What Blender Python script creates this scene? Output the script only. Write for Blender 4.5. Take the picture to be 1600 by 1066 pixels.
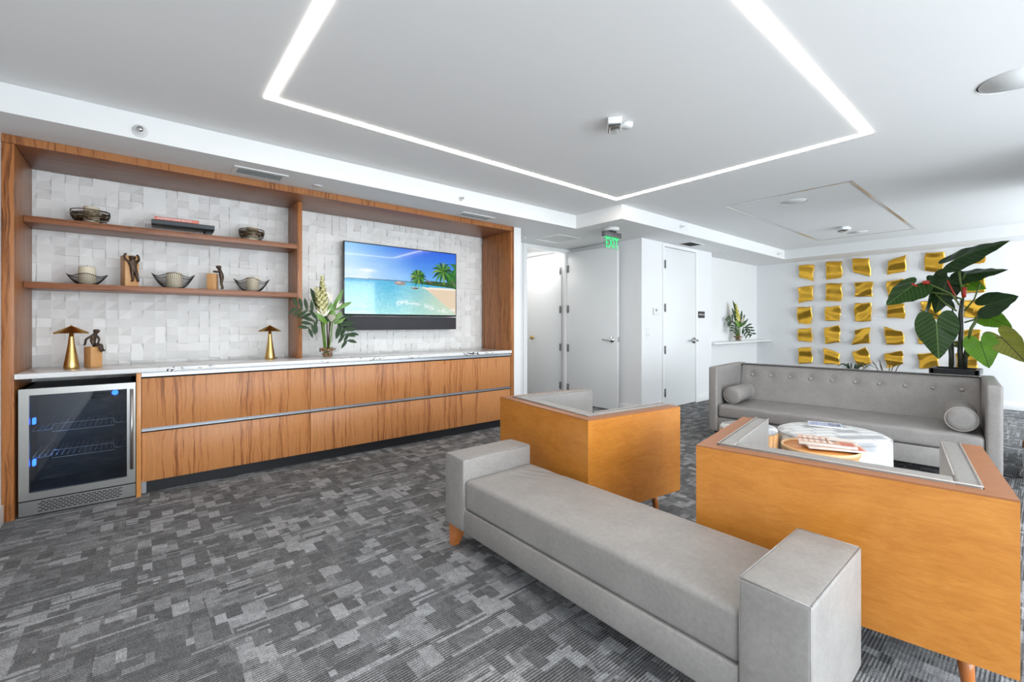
import bpy, bmesh, math, random
import numpy as np
from mathutils import Vector, Matrix, Euler

for o in list(bpy.data.objects):
    bpy.data.objects.remove(o, do_unlink=True)
C = bpy.context.scene.collection
R = math.radians
random.seed(7)

# ------------------------------------------------------------------ camera
FPX, CXP, CYP, EYE = 694.0, 800.0, 507.0, 1.23
TH = math.atan(832.5 / FPX)
cam = bpy.data.cameras.new('camera')
camo = bpy.data.objects.new('camera', cam)
C.objects.link(camo)
camo.location = (0, 0, EYE)
camo.rotation_euler = (R(90), 0, TH - R(90))
cam.sensor_width = 36
cam.lens = 36 * FPX / 1600
cam.shift_y = -26 / 1600
cam.clip_start = 0.05
bpy.context.scene.camera = camo

# ------------------------------------------------------------------ world, light, exposure
sc = bpy.context.scene
sc.view_settings.view_transform = 'Standard'
sc.view_settings.look = 'None'
sc.view_settings.gamma = 1
sc.view_settings.use_curve_mapping = False
sc.view_settings.exposure = 0.25
w = bpy.data.worlds.new('sky')
sc.world = w
w.use_nodes = True
bg = w.node_tree.nodes['Background']
bg.inputs[0].default_value = (0.80, 0.90, 1.0, 1)
bg.inputs[1].default_value = 1.2


def area_light(name, loc, rot, sx, sy, power, col=(1, 1, 1), spread=180):
    l = bpy.data.lights.new(name, 'AREA')
    l.shape = 'RECTANGLE'
    l.size, l.size_y = sx, sy
    l.energy = power
    l.color = col
    l.spread = R(spread)
    o = bpy.data.objects.new(name, l)
    o.location = loc
    o.rotation_euler = rot
    C.objects.link(o)
    return o


WIN_Y = -2.6
WINX = [(-0.45, 1.25), (1.45, 3.15), (3.35, 5.0), (6.7, 7.8), (7.95, 8.9)]
for i, (a, b) in enumerate(WINX):
    area_light('window_daylight', ((a + b) / 2, WIN_Y - 0.02, 1.3), (R(90), 0, 0), b - a, 2.2,
               (50 if a < 5 else 92) * (b - a), (0.87, 0.945, 1.0))
# downlight of the corridor behind the doorway, then an added fill lamp
area_light('corridor_light_and_fill', (5.10, 5.45, 2.405), (0, 0, 0), 0.08, 0.9, 7, (1, 0.98, 0.95))
area_light('corridor_light_and_fill', (4.35, 6.2, 2.40), (0, 0, 0), 0.5, 0.5, 9, (1, 0.98, 0.95))  # fill added to brighten the lower corridor door, stands for no fitting


# ------------------------------------------------------------------ pixel helpers (measured positions)
FW = Vector((math.cos(TH), math.sin(TH), 0))
RT = Vector((math.sin(TH), -math.cos(TH), 0))
UPV = Vector((0, 0, 1))
ORG = Vector((0, 0, EYE))


def ray(px, py):
    return FW + RT * ((px - CXP) / FPX) + UPV * ((CYP - py) / FPX)


def atY(px, py, y):
    d = ray(px, py)
    return ORG + d * (y / d.y)


def atX(px, py, x):
    d = ray(px, py)
    return ORG + d * (x / d.x)


def atZ(px, py, z):
    d = ray(px, py)
    return ORG + d * ((z - EYE) / d.z)


# ------------------------------------------------------------------ node helper
class G:
    def __init__(s, name):
        s.m = bpy.data.materials.new(name)
        s.m.use_nodes = True
        s.t = s.m.node_tree
        s.b = s.t.nodes['Principled BSDF']

    def n(s, typ, **kw):
        nd = s.t.nodes.new(typ)
        for k, v in kw.items():
            setattr(nd, k, v)
        return nd

    def put(s, sock, v):
        if isinstance(v, bpy.types.NodeSocket):
            s.t.links.new(v, sock)
        elif v is not None:
            sock.default_value = v

    def obj(s):
        return s.n('ShaderNodeTexCoord').outputs['Object']

    def uv(s):
        return s.n('ShaderNodeTexCoord').outputs['UV']

    def math(s, op, a, b=None, c=None):
        nd = s.n('ShaderNodeMath', operation=op)
        s.put(nd.inputs[0], a)
        s.put(nd.inputs[1], b)
        s.put(nd.inputs[2], c)
        return nd.outputs[0]

    def sep(s, v):
        nd = s.n('ShaderNodeSeparateXYZ')
        s.put(nd.inputs[0], v)
        return nd.outputs

    def comb(s, x, y, z=0.0):
        nd = s.n('ShaderNodeCombineXYZ')
        s.put(nd.inputs[0], x)
        s.put(nd.inputs[1], y)
        s.put(nd.inputs[2], z)
        return nd.outputs[0]

    def mapping(s, v, scale=(1, 1, 1), rot=(0, 0, 0), loc=(0, 0, 0)):
        nd = s.n('ShaderNodeMapping')
        s.put(nd.inputs[0], v)
        nd.inputs['Scale'].default_value = scale
        nd.inputs['Rotation'].default_value = rot
        nd.inputs['Location'].default_value = loc
        return nd.outputs[0]

    def noise(s, v, scale, detail=2, rough=0.5, dist=0.0):
        nd = s.n('ShaderNodeTexNoise')
        s.put(nd.inputs['Vector'], v)
        nd.inputs['Scale'].default_value = scale
        nd.inputs['Detail'].default_value = detail
        nd.inputs['Roughness'].default_value = rough
        nd.inputs['Distortion'].default_value = dist
        return nd.outputs[0]

    def wn(s, v, dim='2D'):
        nd = s.n('ShaderNodeTexWhiteNoise', noise_dimensions=dim)
        if dim == '1D':
            s.put(nd.inputs['W'], v)
        else:
            s.put(nd.inputs['Vector'], v)
        return nd.outputs[0]

    def ramp(s, f, stops):
        nd = s.n('ShaderNodeValToRGB')
        s.put(nd.inputs[0], f)
        el = nd.color_ramp.elements
        while len(el) < len(stops):
            el.new(0.5)
        for e, (p, c) in zip(el, stops):
            e.position = p
            e.color = (c[0], c[1], c[2], 1) if isinstance(c, (tuple, list)) else (c, c, c, 1)
        return nd.outputs[0]

    def mix(s, f, a, b, mode='MIX'):
        nd = s.n('ShaderNodeMix', data_type='RGBA', blend_type=mode)
        s.put(nd.inputs[0], f)
        for i, v in ((6, a), (7, b)):
            if isinstance(v, (tuple, list)):
                v = (v[0], v[1], v[2], 1)
            s.put(nd.inputs[i], v)
        return nd.outputs[2]

    def bump(s, h, strength=0.3, dist=0.01):
        nd = s.n('ShaderNodeBump')
        nd.inputs['Strength'].default_value = strength
        nd.inputs['Distance'].default_value = dist
        s.put(nd.inputs['Height'], h)
        s.t.links.new(nd.outputs[0], s.b.inputs['Normal'])

    def col(s, v):
        if isinstance(v, (tuple, list)):
            v = (v[0], v[1], v[2], 1)
        s.put(s.b.inputs['Base Color'], v)

    def set(s, **kw):
        names = dict(rough='Roughness', metal='Metallic', spec='Specular IOR Level', coat='Coat Weight',
                     coatr='Coat Roughness', trans='Transmission Weight', ior='IOR', alpha='Alpha',
                     sheen='Sheen Weight', sub='Subsurface Weight')
        for k, v in kw.items():
            s.put(s.b.inputs[names[k]], v)
        return s


def plain(name, col, rough=0.5, metal=0.0, var=0.04, scale=30, bump=0.0, **kw):
    g = G(name)
    nz = g.noise(g.obj(), scale, 3)
    lo = tuple(max(0, c * (1 - var)) for c in col)
    hi = tuple(min(1, c * (1 + var)) for c in col)
    g.col(g.mix(nz, lo, hi))
    g.set(rough=rough, metal=metal, **kw)
    if bump:
        g.bump(nz, bump, 0.002)
    return g.m


def emissive(name, col, strength):
    g = G(name)
    g.col((0.0, 0.0, 0.0))
    g.b.inputs['Emission Color'].default_value = (*col, 1)
    g.b.inputs['Emission Strength'].default_value = strength
    return g.m


def walnut(name, axis, light=(0.57, 0.240, 0.083), mid=(0.42, 0.158, 0.050), dark=(0.24, 0.080, 0.025), rough=0.38, leaf=0.16):
    """veneer with the grain along one object axis, laid in book-matched leaves"""
    g = G(name)
    x, y, z = g.sep(g.obj())[:3]
    if axis == 'z':
        a, b, l = x, y, z
    elif axis == 'x':
        a, b, l = y, z, x
    else:
        a, b, l = x, z, y
    lf = g.math('FLOOR', g.math('DIVIDE', g.math('ADD', a, 10.0), leaf))
    seed = g.wn(lf, '1D')
    fold = g.math('PINGPONG', g.math('ADD', a, 10.0), leaf)
    ax = g.math('ADD', g.math('MULTIPLY', fold, 1.0), g.math('MULTIPLY', g.math('FLOOR', g.math('DIVIDE', lf, 2.0)), 3.7))
    v = g.comb(ax, g.math('MULTIPLY', b, 1.0), g.math('MULTIPLY', l, 0.16))
    warp = g.noise(g.comb(ax, b, g.math('MULTIPLY', l, 0.55)), 5.0, 2, 0.5)
    ax2 = g.math('ADD', ax, g.math('MULTIPLY', warp, 0.06))
    f1 = g.noise(g.comb(ax2, b, g.math('MULTIPLY', l, 0.02)), 42.0, 3, 0.62)
    f2 = g.noise(g.comb(ax2, b, g.math('MULTIPLY', l, 0.03)), 190.0, 2, 0.6)
    f3 = g.noise(g.comb(ax, b, g.math('MULTIPLY', l, 0.05)), 600.0, 1, 0.6)
    f = g.math('ADD', g.math('MULTIPLY', f1, 0.60), g.math('MULTIPLY', f2, 0.28))
    f = g.math('ADD', f, g.math('MULTIPLY', f3, 0.10))
    f = g.math('ADD', f, g.math('MULTIPLY', g.math('SUBTRACT', seed, 0.5), 0.08))
    c = g.ramp(f, [(0.355, dark), (0.42, mid), (0.475, light), (0.56, tuple(q * 0.86 for q in light)), (0.66, tuple(q * 1.1 for q in light))])
    g.col(c)
    g.set(rough=rough, spec=0.4)
    return g.m


def maple(name):
    g = G(name)
    x, y, z = g.sep(g.obj())[:3]
    big = g.noise(g.mapping(g.obj(), (1, 1, 1.8)), 5.0, 4, 0.65, 0.8)
    fine = g.noise(g.mapping(g.obj(), (7, 7, 34)), 1.6, 4, 0.65, 1.2)
    fleck = g.noise(g.mapping(g.obj(), (22, 22, 75)), 1.3, 3, 0.6)
    f = g.math('ADD', g.math('MULTIPLY', big, 0.5), g.math('MULTIPLY', fine, 0.5))
    c = g.ramp(f, [(0.28, (0.44, 0.150, 0.016)), (0.45, (0.53, 0.195, 0.026)), (0.60, (0.60, 0.238, 0.038)), (0.78, (0.66, 0.285, 0.058))])
    c = g.mix(g.ramp(fleck, [(0.25, 0.35), (0.36, 0.0)]), c, (0.28, 0.09, 0.012))
    g.col(c)
    g.set(rough=0.36, coat=0.25, coatr=0.25)
    g.bump(fine, 0.06, 0.003)
    return g.m


def leather(name, base=(0.305, 0.288, 0.274)):
    g = G(name)
    big = g.noise(g.obj(), 5.0, 3, 0.6)
    sm = g.noise(g.obj(), 60.0, 4, 0.7)
    f = g.math('ADD', g.math('MULTIPLY', big, 0.5), g.math('MULTIPLY', sm, 0.5))
    g.col(g.ramp(f, [(0.35, tuple(c * 0.84 for c in base)), (0.65, tuple(c * 1.12 for c in base))]))
    g.set(rough=0.46, spec=0.45)
    g.bump(g.noise(g.obj(), 420.0, 2, 0.5), 0.12, 0.001)
    return g.m


def carpet(name):
    g = G(name)
    x, y, z = g.sep(g.obj())[:3]

    def cells(rh, cw, k, axis=0):
        p, q = (x, y) if axis == 0 else (y, x)
        row = g.math('FLOOR', g.math('DIVIDE', g.math('ADD', q, k), rh))
        off = g.math('MULTIPLY', g.wn(g.math('ADD', row, k), '1D'), cw * 5)
        cx = g.math('FLOOR', g.math('DIVIDE', g.math('ADD', p, off), cw))
        a = g.wn(g.comb(cx, row, k), '3D')
        b = g.wn(g.comb(cx, row, k + 5.5), '3D')
        return a, b
    a1, b1 = cells(0.088, 0.092, 3.3)
    a2, b2 = cells(0.046, 0.120, 11.7)
    a3, b3 = cells(0.058, 0.105, 23.1, 1)
    a4, b4 = cells(0.014, 0.260, 37.9)
    m2 = g.math('GREATER_THAN', b2, 0.66)
    m3 = g.math('GREATER_THAN', b3, 0.60)
    m4 = g.math('GREATER_THAN', b4, 0.84)

    def lerp(m, p, q):
        return g.math('ADD', g.math('MULTIPLY', p, g.math('SUBTRACT', 1.0, m)), g.math('MULTIPLY', q, m))
    v = lerp(m4, lerp(m3, lerp(m2, a1, a2), a3), a4)
    h = g.math('FRACT', g.math('MULTIPLY', v, 17.3))
    tone = g.ramp(v, [(0.0, 0.115), (0.40, 0.145), (0.66, 0.195), (0.84, 0.26), (1.0, 0.32)])
    rib = g.math('FRACT', g.math('DIVIDE', y, 0.0115))
    ribm = g.ramp(rib, [(0.40, 0.0), (0.52, 1.0), (0.86, 1.0), (0.98, 0.0)])
    amp = g.ramp(h, [(0.0, 0.35), (0.32, 0.42), (0.42, 0.88), (1.0, 0.92)])
    soft = g.ramp(v, [(0.80, 1.0), (0.88, 0.35)])
    amp = g.math('MULTIPLY', amp, soft)
    k = g.math('SUBTRACT', 1.0, g.math('MULTIPLY', ribm, amp))
    boost = g.math('ADD', k, g.math('MULTIPLY', amp, 0.38))
    grain = g.noise(g.mapping(g.obj(), (110, 190, 1)), 1.6, 3, 0.8)
    gr = g.ramp(grain, [(0.30, 0.12), (0.70, 2.0)])
    mott = g.ramp(g.noise(g.obj(), 28, 3, 0.7), [(0.3, 0.75), (0.7, 1.25)])
    val = g.mix(1.0, tone, boost, 'MULTIPLY')
    val = g.mix(1.0, val, gr, 'MULTIPLY')
    val = g.mix(1.0, val, mott, 'MULTIPLY')
    hue = g.mix(g.noise(g.obj(), 1.3, 1), (1.0, 0.97, 0.96), (0.95, 0.98, 1.03))
    g.col(g.mix(1.0, val, hue, 'MULTIPLY'))
    g.set(rough=0.95, spec=0.1)
    g.bump(g.math('ADD', grain, rib), 0.35, 0.004)
    return g.m


def marble(name):
    g = G(name)
    o = g.obj()
    n1 = g.noise(g.mapping(o, (1.0, 1.8, 1.6), (0, 0, R(20))), 4.0, 5, 0.62, 1.0)
    line = g.math('ABSOLUTE', g.math('SUBTRACT', n1, 0.5))
    thin = g.ramp(line, [(0.010, 1.0), (0.022, 0.0)])
    msk = g.ramp(g.noise(o, 1.9, 2, 0.5), [(0.545, 0.0), (0.58, 1.0)])
    brk = g.ramp(g.noise(o, 24.0, 2, 0.6), [(0.42, 0.0), (0.52, 1.0)])
    f = g.math('MULTIPLY', g.math('MULTIPLY', thin, msk), brk)
    n2 = g.noise(g.mapping(o, (2, 2, 2)), 2.3, 5, 0.6, 0.8)
    soft = g.ramp(g.math('ABSOLUTE', g.math('SUBTRACT', n2, 0.52)), [(0.0, 0.13), (0.02, 0.0)])
    c = g.mix(soft, (0.80, 0.80, 0.80), (0.45, 0.45, 0.47))
    c = g.mix(f, c, (0.015, 0.016, 0.022))
    g.col(c)
    g.set(rough=0.12, spec=0.5)
    return g.m


def clear_glass(name, tint=(0.95, 0.97, 0.97), refl=1.0):
    g = G(name)
    nt = g.t
    nt.nodes.remove(g.b)
    tr = nt.nodes.new('ShaderNodeBsdfTransparent')
    tr.inputs[0].default_value = (*tint, 1)
    gl = nt.nodes.new('ShaderNodeBsdfGlossy')
    gl.inputs['Roughness'].default_value = 0.02
    fr = nt.nodes.new('ShaderNodeFresnel')
    fr.inputs[0].default_value = 1.5
    mu = nt.nodes.new('ShaderNodeMath')
    mu.operation = 'MULTIPLY'
    mu.inputs[1].default_value = refl
    geo = nt.nodes.new('ShaderNodeNewGeometry')
    inv = nt.nodes.new('ShaderNodeMath')
    inv.operation = 'SUBTRACT'
    inv.inputs[0].default_value = 1.0
    nt.links.new(geo.outputs['Backfacing'], inv.inputs[1])
    mf = nt.nodes.new('ShaderNodeMath')
    mf.operation = 'MULTIPLY'
    nt.links.new(fr.outputs[0], mf.inputs[0])
    nt.links.new(inv.outputs[0], mf.inputs[1])
    nt.links.new(mf.outputs[0], mu.inputs[0])
    mx = nt.nodes.new('ShaderNodeMixShader')
    nt.links.new(mu.outputs[0], mx.inputs[0])
    nt.links.new(tr.outputs[0], mx.inputs[1])
    nt.links.new(gl.outputs[0], mx.inputs[2])
    nt.links.new(mx.outputs[0], nt.nodes['Material Output'].inputs[0])
    return g.m


def picture(name, emit=0.0, rough=0.4, coat=0.0):
    g = G(name)
    at = g.n('ShaderNodeAttribute', attribute_name='picture')
    if emit:
        g.col((0.01, 0.01, 0.01))
        g.put(g.b.inputs['Emission Color'], at.outputs['Color'])
        g.b.inputs['Emission Strength'].default_value = emit
    else:
        g.col(at.outputs['Color'])
    g.set(rough=rough, coat=coat, coatr=0.03)
    return g.m


def leafmat(name, base, vein, back=None):
    g = G(name)
    u, v, _ = g.sep(g.uv())[:3]
    av = g.math('ABSOLUTE', v)
    q = g.math('SUBTRACT', u, g.math('MULTIPLY', av, 0.75))
    fr = g.math('PINGPONG', g.math('ADD', q, 4.0), 0.065)
    lat = g.ramp(fr, [(0.0, 0.75), (0.010, 0.0)])
    midr = g.ramp(av, [(0.008, 1.0), (0.018, 0.0)])
    f = g.math('MAXIMUM', lat, midr)
    nz = g.noise(g.obj(), 12, 3)
    c = g.mix(nz, tuple(c * 0.7 for c in base), tuple(min(1, c * 1.35) for c in base))
    c = g.mix(f, c, vein)
    g.col(c)
    g.set(rough=0.42, spec=0.28)
    g.bump(fr, 0.5, 0.02)
    return g.m


M = {}
M['wall'] = plain('white paint', (0.80, 0.805, 0.81), 0.55, var=0.012, scale=3)
M['ceil'] = plain('ceiling paint', (0.80, 0.805, 0.805), 0.7, var=0.012, scale=3)
M['door'] = plain('door paint', (0.79, 0.80, 0.80), 0.35, var=0.01, scale=3)
M['trim'] = plain('trim paint', (0.84, 0.84, 0.84), 0.35, var=0.01, scale=3)
M['tile'] = plain('matte white relief tile', (0.78, 0.775, 0.765), 0.45, var=0.03, scale=8)
M['floor'] = carpet('patterned grey carpet')
M['walz'] = walnut('walnut vertical grain', 'z')
M['walx'] = walnut('walnut lengthwise grain', 'x', (0.30, 0.120, 0.056), (0.22, 0.082, 0.039), (0.14, 0.050, 0.024), 0.35, 0.6)
M['waly'] = walnut('walnut side grain', 'z', (0.42, 0.165, 0.052), (0.30, 0.108, 0.032), (0.15, 0.050, 0.015), 0.35, 0.30)
M['black'] = plain('black laminate', (0.012, 0.013, 0.016), 0.4)
M['blackgap'] = plain('black void', (0.008, 0.008, 0.009), 0.6)
M['marble'] = marble('white veined stone')
M['alu'] = plain('brushed aluminium', (0.46, 0.48, 0.52), 0.35, 0.85, var=0.05)
M['steel'] = plain('stainless steel', (0.42, 0.415, 0.40), 0.30, 0.95, var=0.06, scale=2)
M['chrome'] = plain('satin chrome', (0.62, 0.61, 0.60), 0.2, 1.0)
M['hinge'] = plain('dull hinge metal', (0.22, 0.22, 0.22), 0.4, 0.5)
M['maple'] = maple('orange stained maple')
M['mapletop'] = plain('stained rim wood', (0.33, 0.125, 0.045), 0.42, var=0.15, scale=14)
M['maplelite'] = plain('orange stained panel', (0.62, 0.27, 0.08), 0.3, var=0.15, scale=14)  # orange wood of the panel beside the fridge
M['legwood'] = plain('stained leg wood', (0.52, 0.17, 0.04), 0.3, var=0.25, scale=22, coat=0.3)
M['legdark'] = plain('dark leg wood', (0.10, 0.04, 0.02), 0.3, var=0.25, scale=22)
M['leather'] = leather('grey leather')
M['leather2'] = leather('sofa grey leather', (0.265, 0.248, 0.237))
M['pipe'] = plain('leather piping', (0.38, 0.34, 0.31), 0.4, var=0.08)
M['brass'] = plain('brushed brass', (0.66, 0.44, 0.16), 0.27, 1.0, var=0.08, scale=4)
M['gold'] = plain('gold leaf sheet', (0.86, 0.50, 0.065), 0.30, 1.0, var=0.10, scale=14, bump=0.15)
M['bronze'] = plain('dark bronze', (0.075, 0.048, 0.032), 0.45, 0.55, var=0.35, scale=60, bump=0.3)
M['blockwood'] = plain('pale block wood', (0.60, 0.315, 0.12), 0.45, var=0.12, scale=25)
M['wire'] = plain('black wire', (0.012, 0.011, 0.011), 0.4)
M['wirebrass'] = plain('antique brass wire', (0.10, 0.065, 0.028), 0.4, 0.6, var=0.4, scale=60)
M['candle'] = plain('cream wax', (0.75, 0.68, 0.53), 0.5, var=0.05, sub=0.1)
M['coral'] = plain('coral book cloth', (0.72, 0.22, 0.16), 0.6)
M['paper'] = plain('paper', (0.78, 0.76, 0.72), 0.8)
M['darkbook'] = plain('charcoal board', (0.035, 0.045, 0.055), 0.45)
M['acrylic'] = clear_glass('clear acrylic', (0.93, 0.95, 0.95))
M['vaseglass'] = clear_glass('vase glass', (0.97, 0.98, 0.98))
M['fridgeglass'] = clear_glass('tinted fridge glass', (0.66, 0.70, 0.74), 2.0)
M['screenblack'] = plain('tv bezel', (0.01, 0.01, 0.012), 0.25)
M['speaker'] = plain('soundbar cloth', (0.035, 0.035, 0.042), 0.7, var=0.2, scale=300)
M['screen'] = picture('television picture', 0.84, 0.10, 0.4)
M['cover'] = picture('printed cover', 0.0, 0.35, 0.2)
M['led'] = emissive('led strip light', (1, 0.925, 0.83), 21.5)
M['plastic'] = plain('white plastic', (0.78, 0.78, 0.77), 0.35, var=0.01)
M['grille'] = plain('speaker grille paint', (0.70, 0.71, 0.71), 0.6, var=0.06, scale=300)
M['ventdark'] = plain('vent shadow grey', (0.16, 0.17, 0.17), 0.6)
M['ventsl'] = plain('vent slat paint', (0.55, 0.56, 0.56), 0.5)
M['greyplas'] = plain('grey metal housing', (0.16, 0.15, 0.155), 0.35, 0.4)
M['exit'] = emissive('green lit letters', (0.03, 0.80, 0.22), 1.2)
M['exitpanel'] = clear_glass('edge lit acrylic', (0.86, 1.0, 0.91))
M['fabricw'] = None
M['stoolwood'] = plain('pale stool wood', (0.72, 0.40, 0.17), 0.4, var=0.3, scale=12)
M['tabwood'] = plain('orange table wood', (0.62, 0.25, 0.06), 0.35, var=0.25, scale=9)
M['rimwood'] = plain('light rim wood', (0.80, 0.50, 0.25), 0.35, var=0.1, scale=9)
M['leafA'] = leafmat('dark philodendron leaf', (0.012, 0.036, 0.008), (0.05, 0.10, 0.022))
M['leafB'] = leafmat('green philodendron leaf', (0.020, 0.058, 0.008), (0.12, 0.21, 0.05))
M['leafC'] = leafmat('bright young leaf', (0.14, 0.34, 0.018), (0.05, 0.15, 0.015))
M['leafD'] = leafmat('yellowing leaf', (0.26, 0.28, 0.035), (0.06, 0.05, 0.02))
M['stemg'] = plain('green petiole', (0.11, 0.16, 0.03), 0.4, var=0.3)
M['stemr'] = plain('red petiole sheath', (0.50, 0.035, 0.02), 0.4, var=0.3)
M['trunk'] = plain('mottled plant trunk', (0.035, 0.04, 0.025), 0.5, var=0.6, scale=40, bump=0.4)
M['fern'] = plain('dark fern green', (0.014, 0.045, 0.008), 0.6, var=0.4)
M['leafl'] = plain('light leaf green', (0.13, 0.27, 0.035), 0.4, var=0.4, scale=20)
M['petal'] = plain('cream yellow petal', (0.80, 0.76, 0.40), 0.5, var=0.12)
M['petalw'] = plain('white petal', (0.80, 0.75, 0.66), 0.5, var=0.1)
M['petaly'] = plain('yellow ginger petal', (0.80, 0.74, 0.16), 0.5, var=0.12)
M['pebble'] = plain('brown pebbles', (0.34, 0.17, 0.08), 0.35, var=0.8, scale=70)
M['twig'] = plain('brown twig', (0.08, 0.04, 0.02), 0.6)
M['soil'] = plain('dark soil', (0.03, 0.015, 0.01), 0.8)
M['blue'] = emissive('blue cooler led', (0.02, 0.12, 1.0), 7.0)
M['rackwire'] = plain('shelf wire', (0.55, 0.57, 0.60), 0.3, 0.6)
M['coolin'] = plain('cooler lining', (0.035, 0.05, 0.065), 0.5)
M['sign'] = plain('dark sign plate', (0.025, 0.025, 0.028), 0.4)
M['white'] = plain('white lettering', (0.85, 0.85, 0.85), 0.5)
M['outside'] = plain('pale paving', (0.5, 0.5, 0.48), 0.9)


def geo_fabric():
    g = G('white fabric with grey geometric lines')
    o = g.obj()
    p = g.mapping(o, (1, 1, 1), (0, 0, R(38)))
    x, y, z = g.sep(p)[:3]
    y = g.math('ADD', y, z)
    row = g.math('FLOOR', g.math('DIVIDE', y, 0.085))
    cx = g.math('ADD', g.math('DIVIDE', x, 0.17), g.math('MULTIPLY', g.wn(row, '1D'), 3))
    cell = g.wn(g.comb(g.math('FLOOR', cx), row), '2D')
    fx = g.math('FRACT', cx)
    fy = g.math('FRACT', g.math('DIVIDE', y, 0.085))
    e = g.math('MINIMUM', g.math('PINGPONG', fx, 0.5), g.math('MULTIPLY', g.math('PINGPONG', fy, 0.5), 0.5))
    line = g.ramp(e, [(0.03, 0.9), (0.07, 0.0)])
    c = g.mix(g.ramp(cell, [(0.78, 0.0), (0.86, 1.0)]), (0.70, 0.70, 0.69), (0.36, 0.36, 0.38))
    c = g.mix(line, c, (0.42, 0.43, 0.46))
    c = g.mix(g.ramp(g.noise(o, 22, 3, 0.7), [(0.45, 0.0), (0.7, 0.35)]), c, (0.55, 0.56, 0.58))
    g.col(c)
    g.set(rough=0.8)
    return g.m


M['fabricw'] = geo_fabric()


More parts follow.
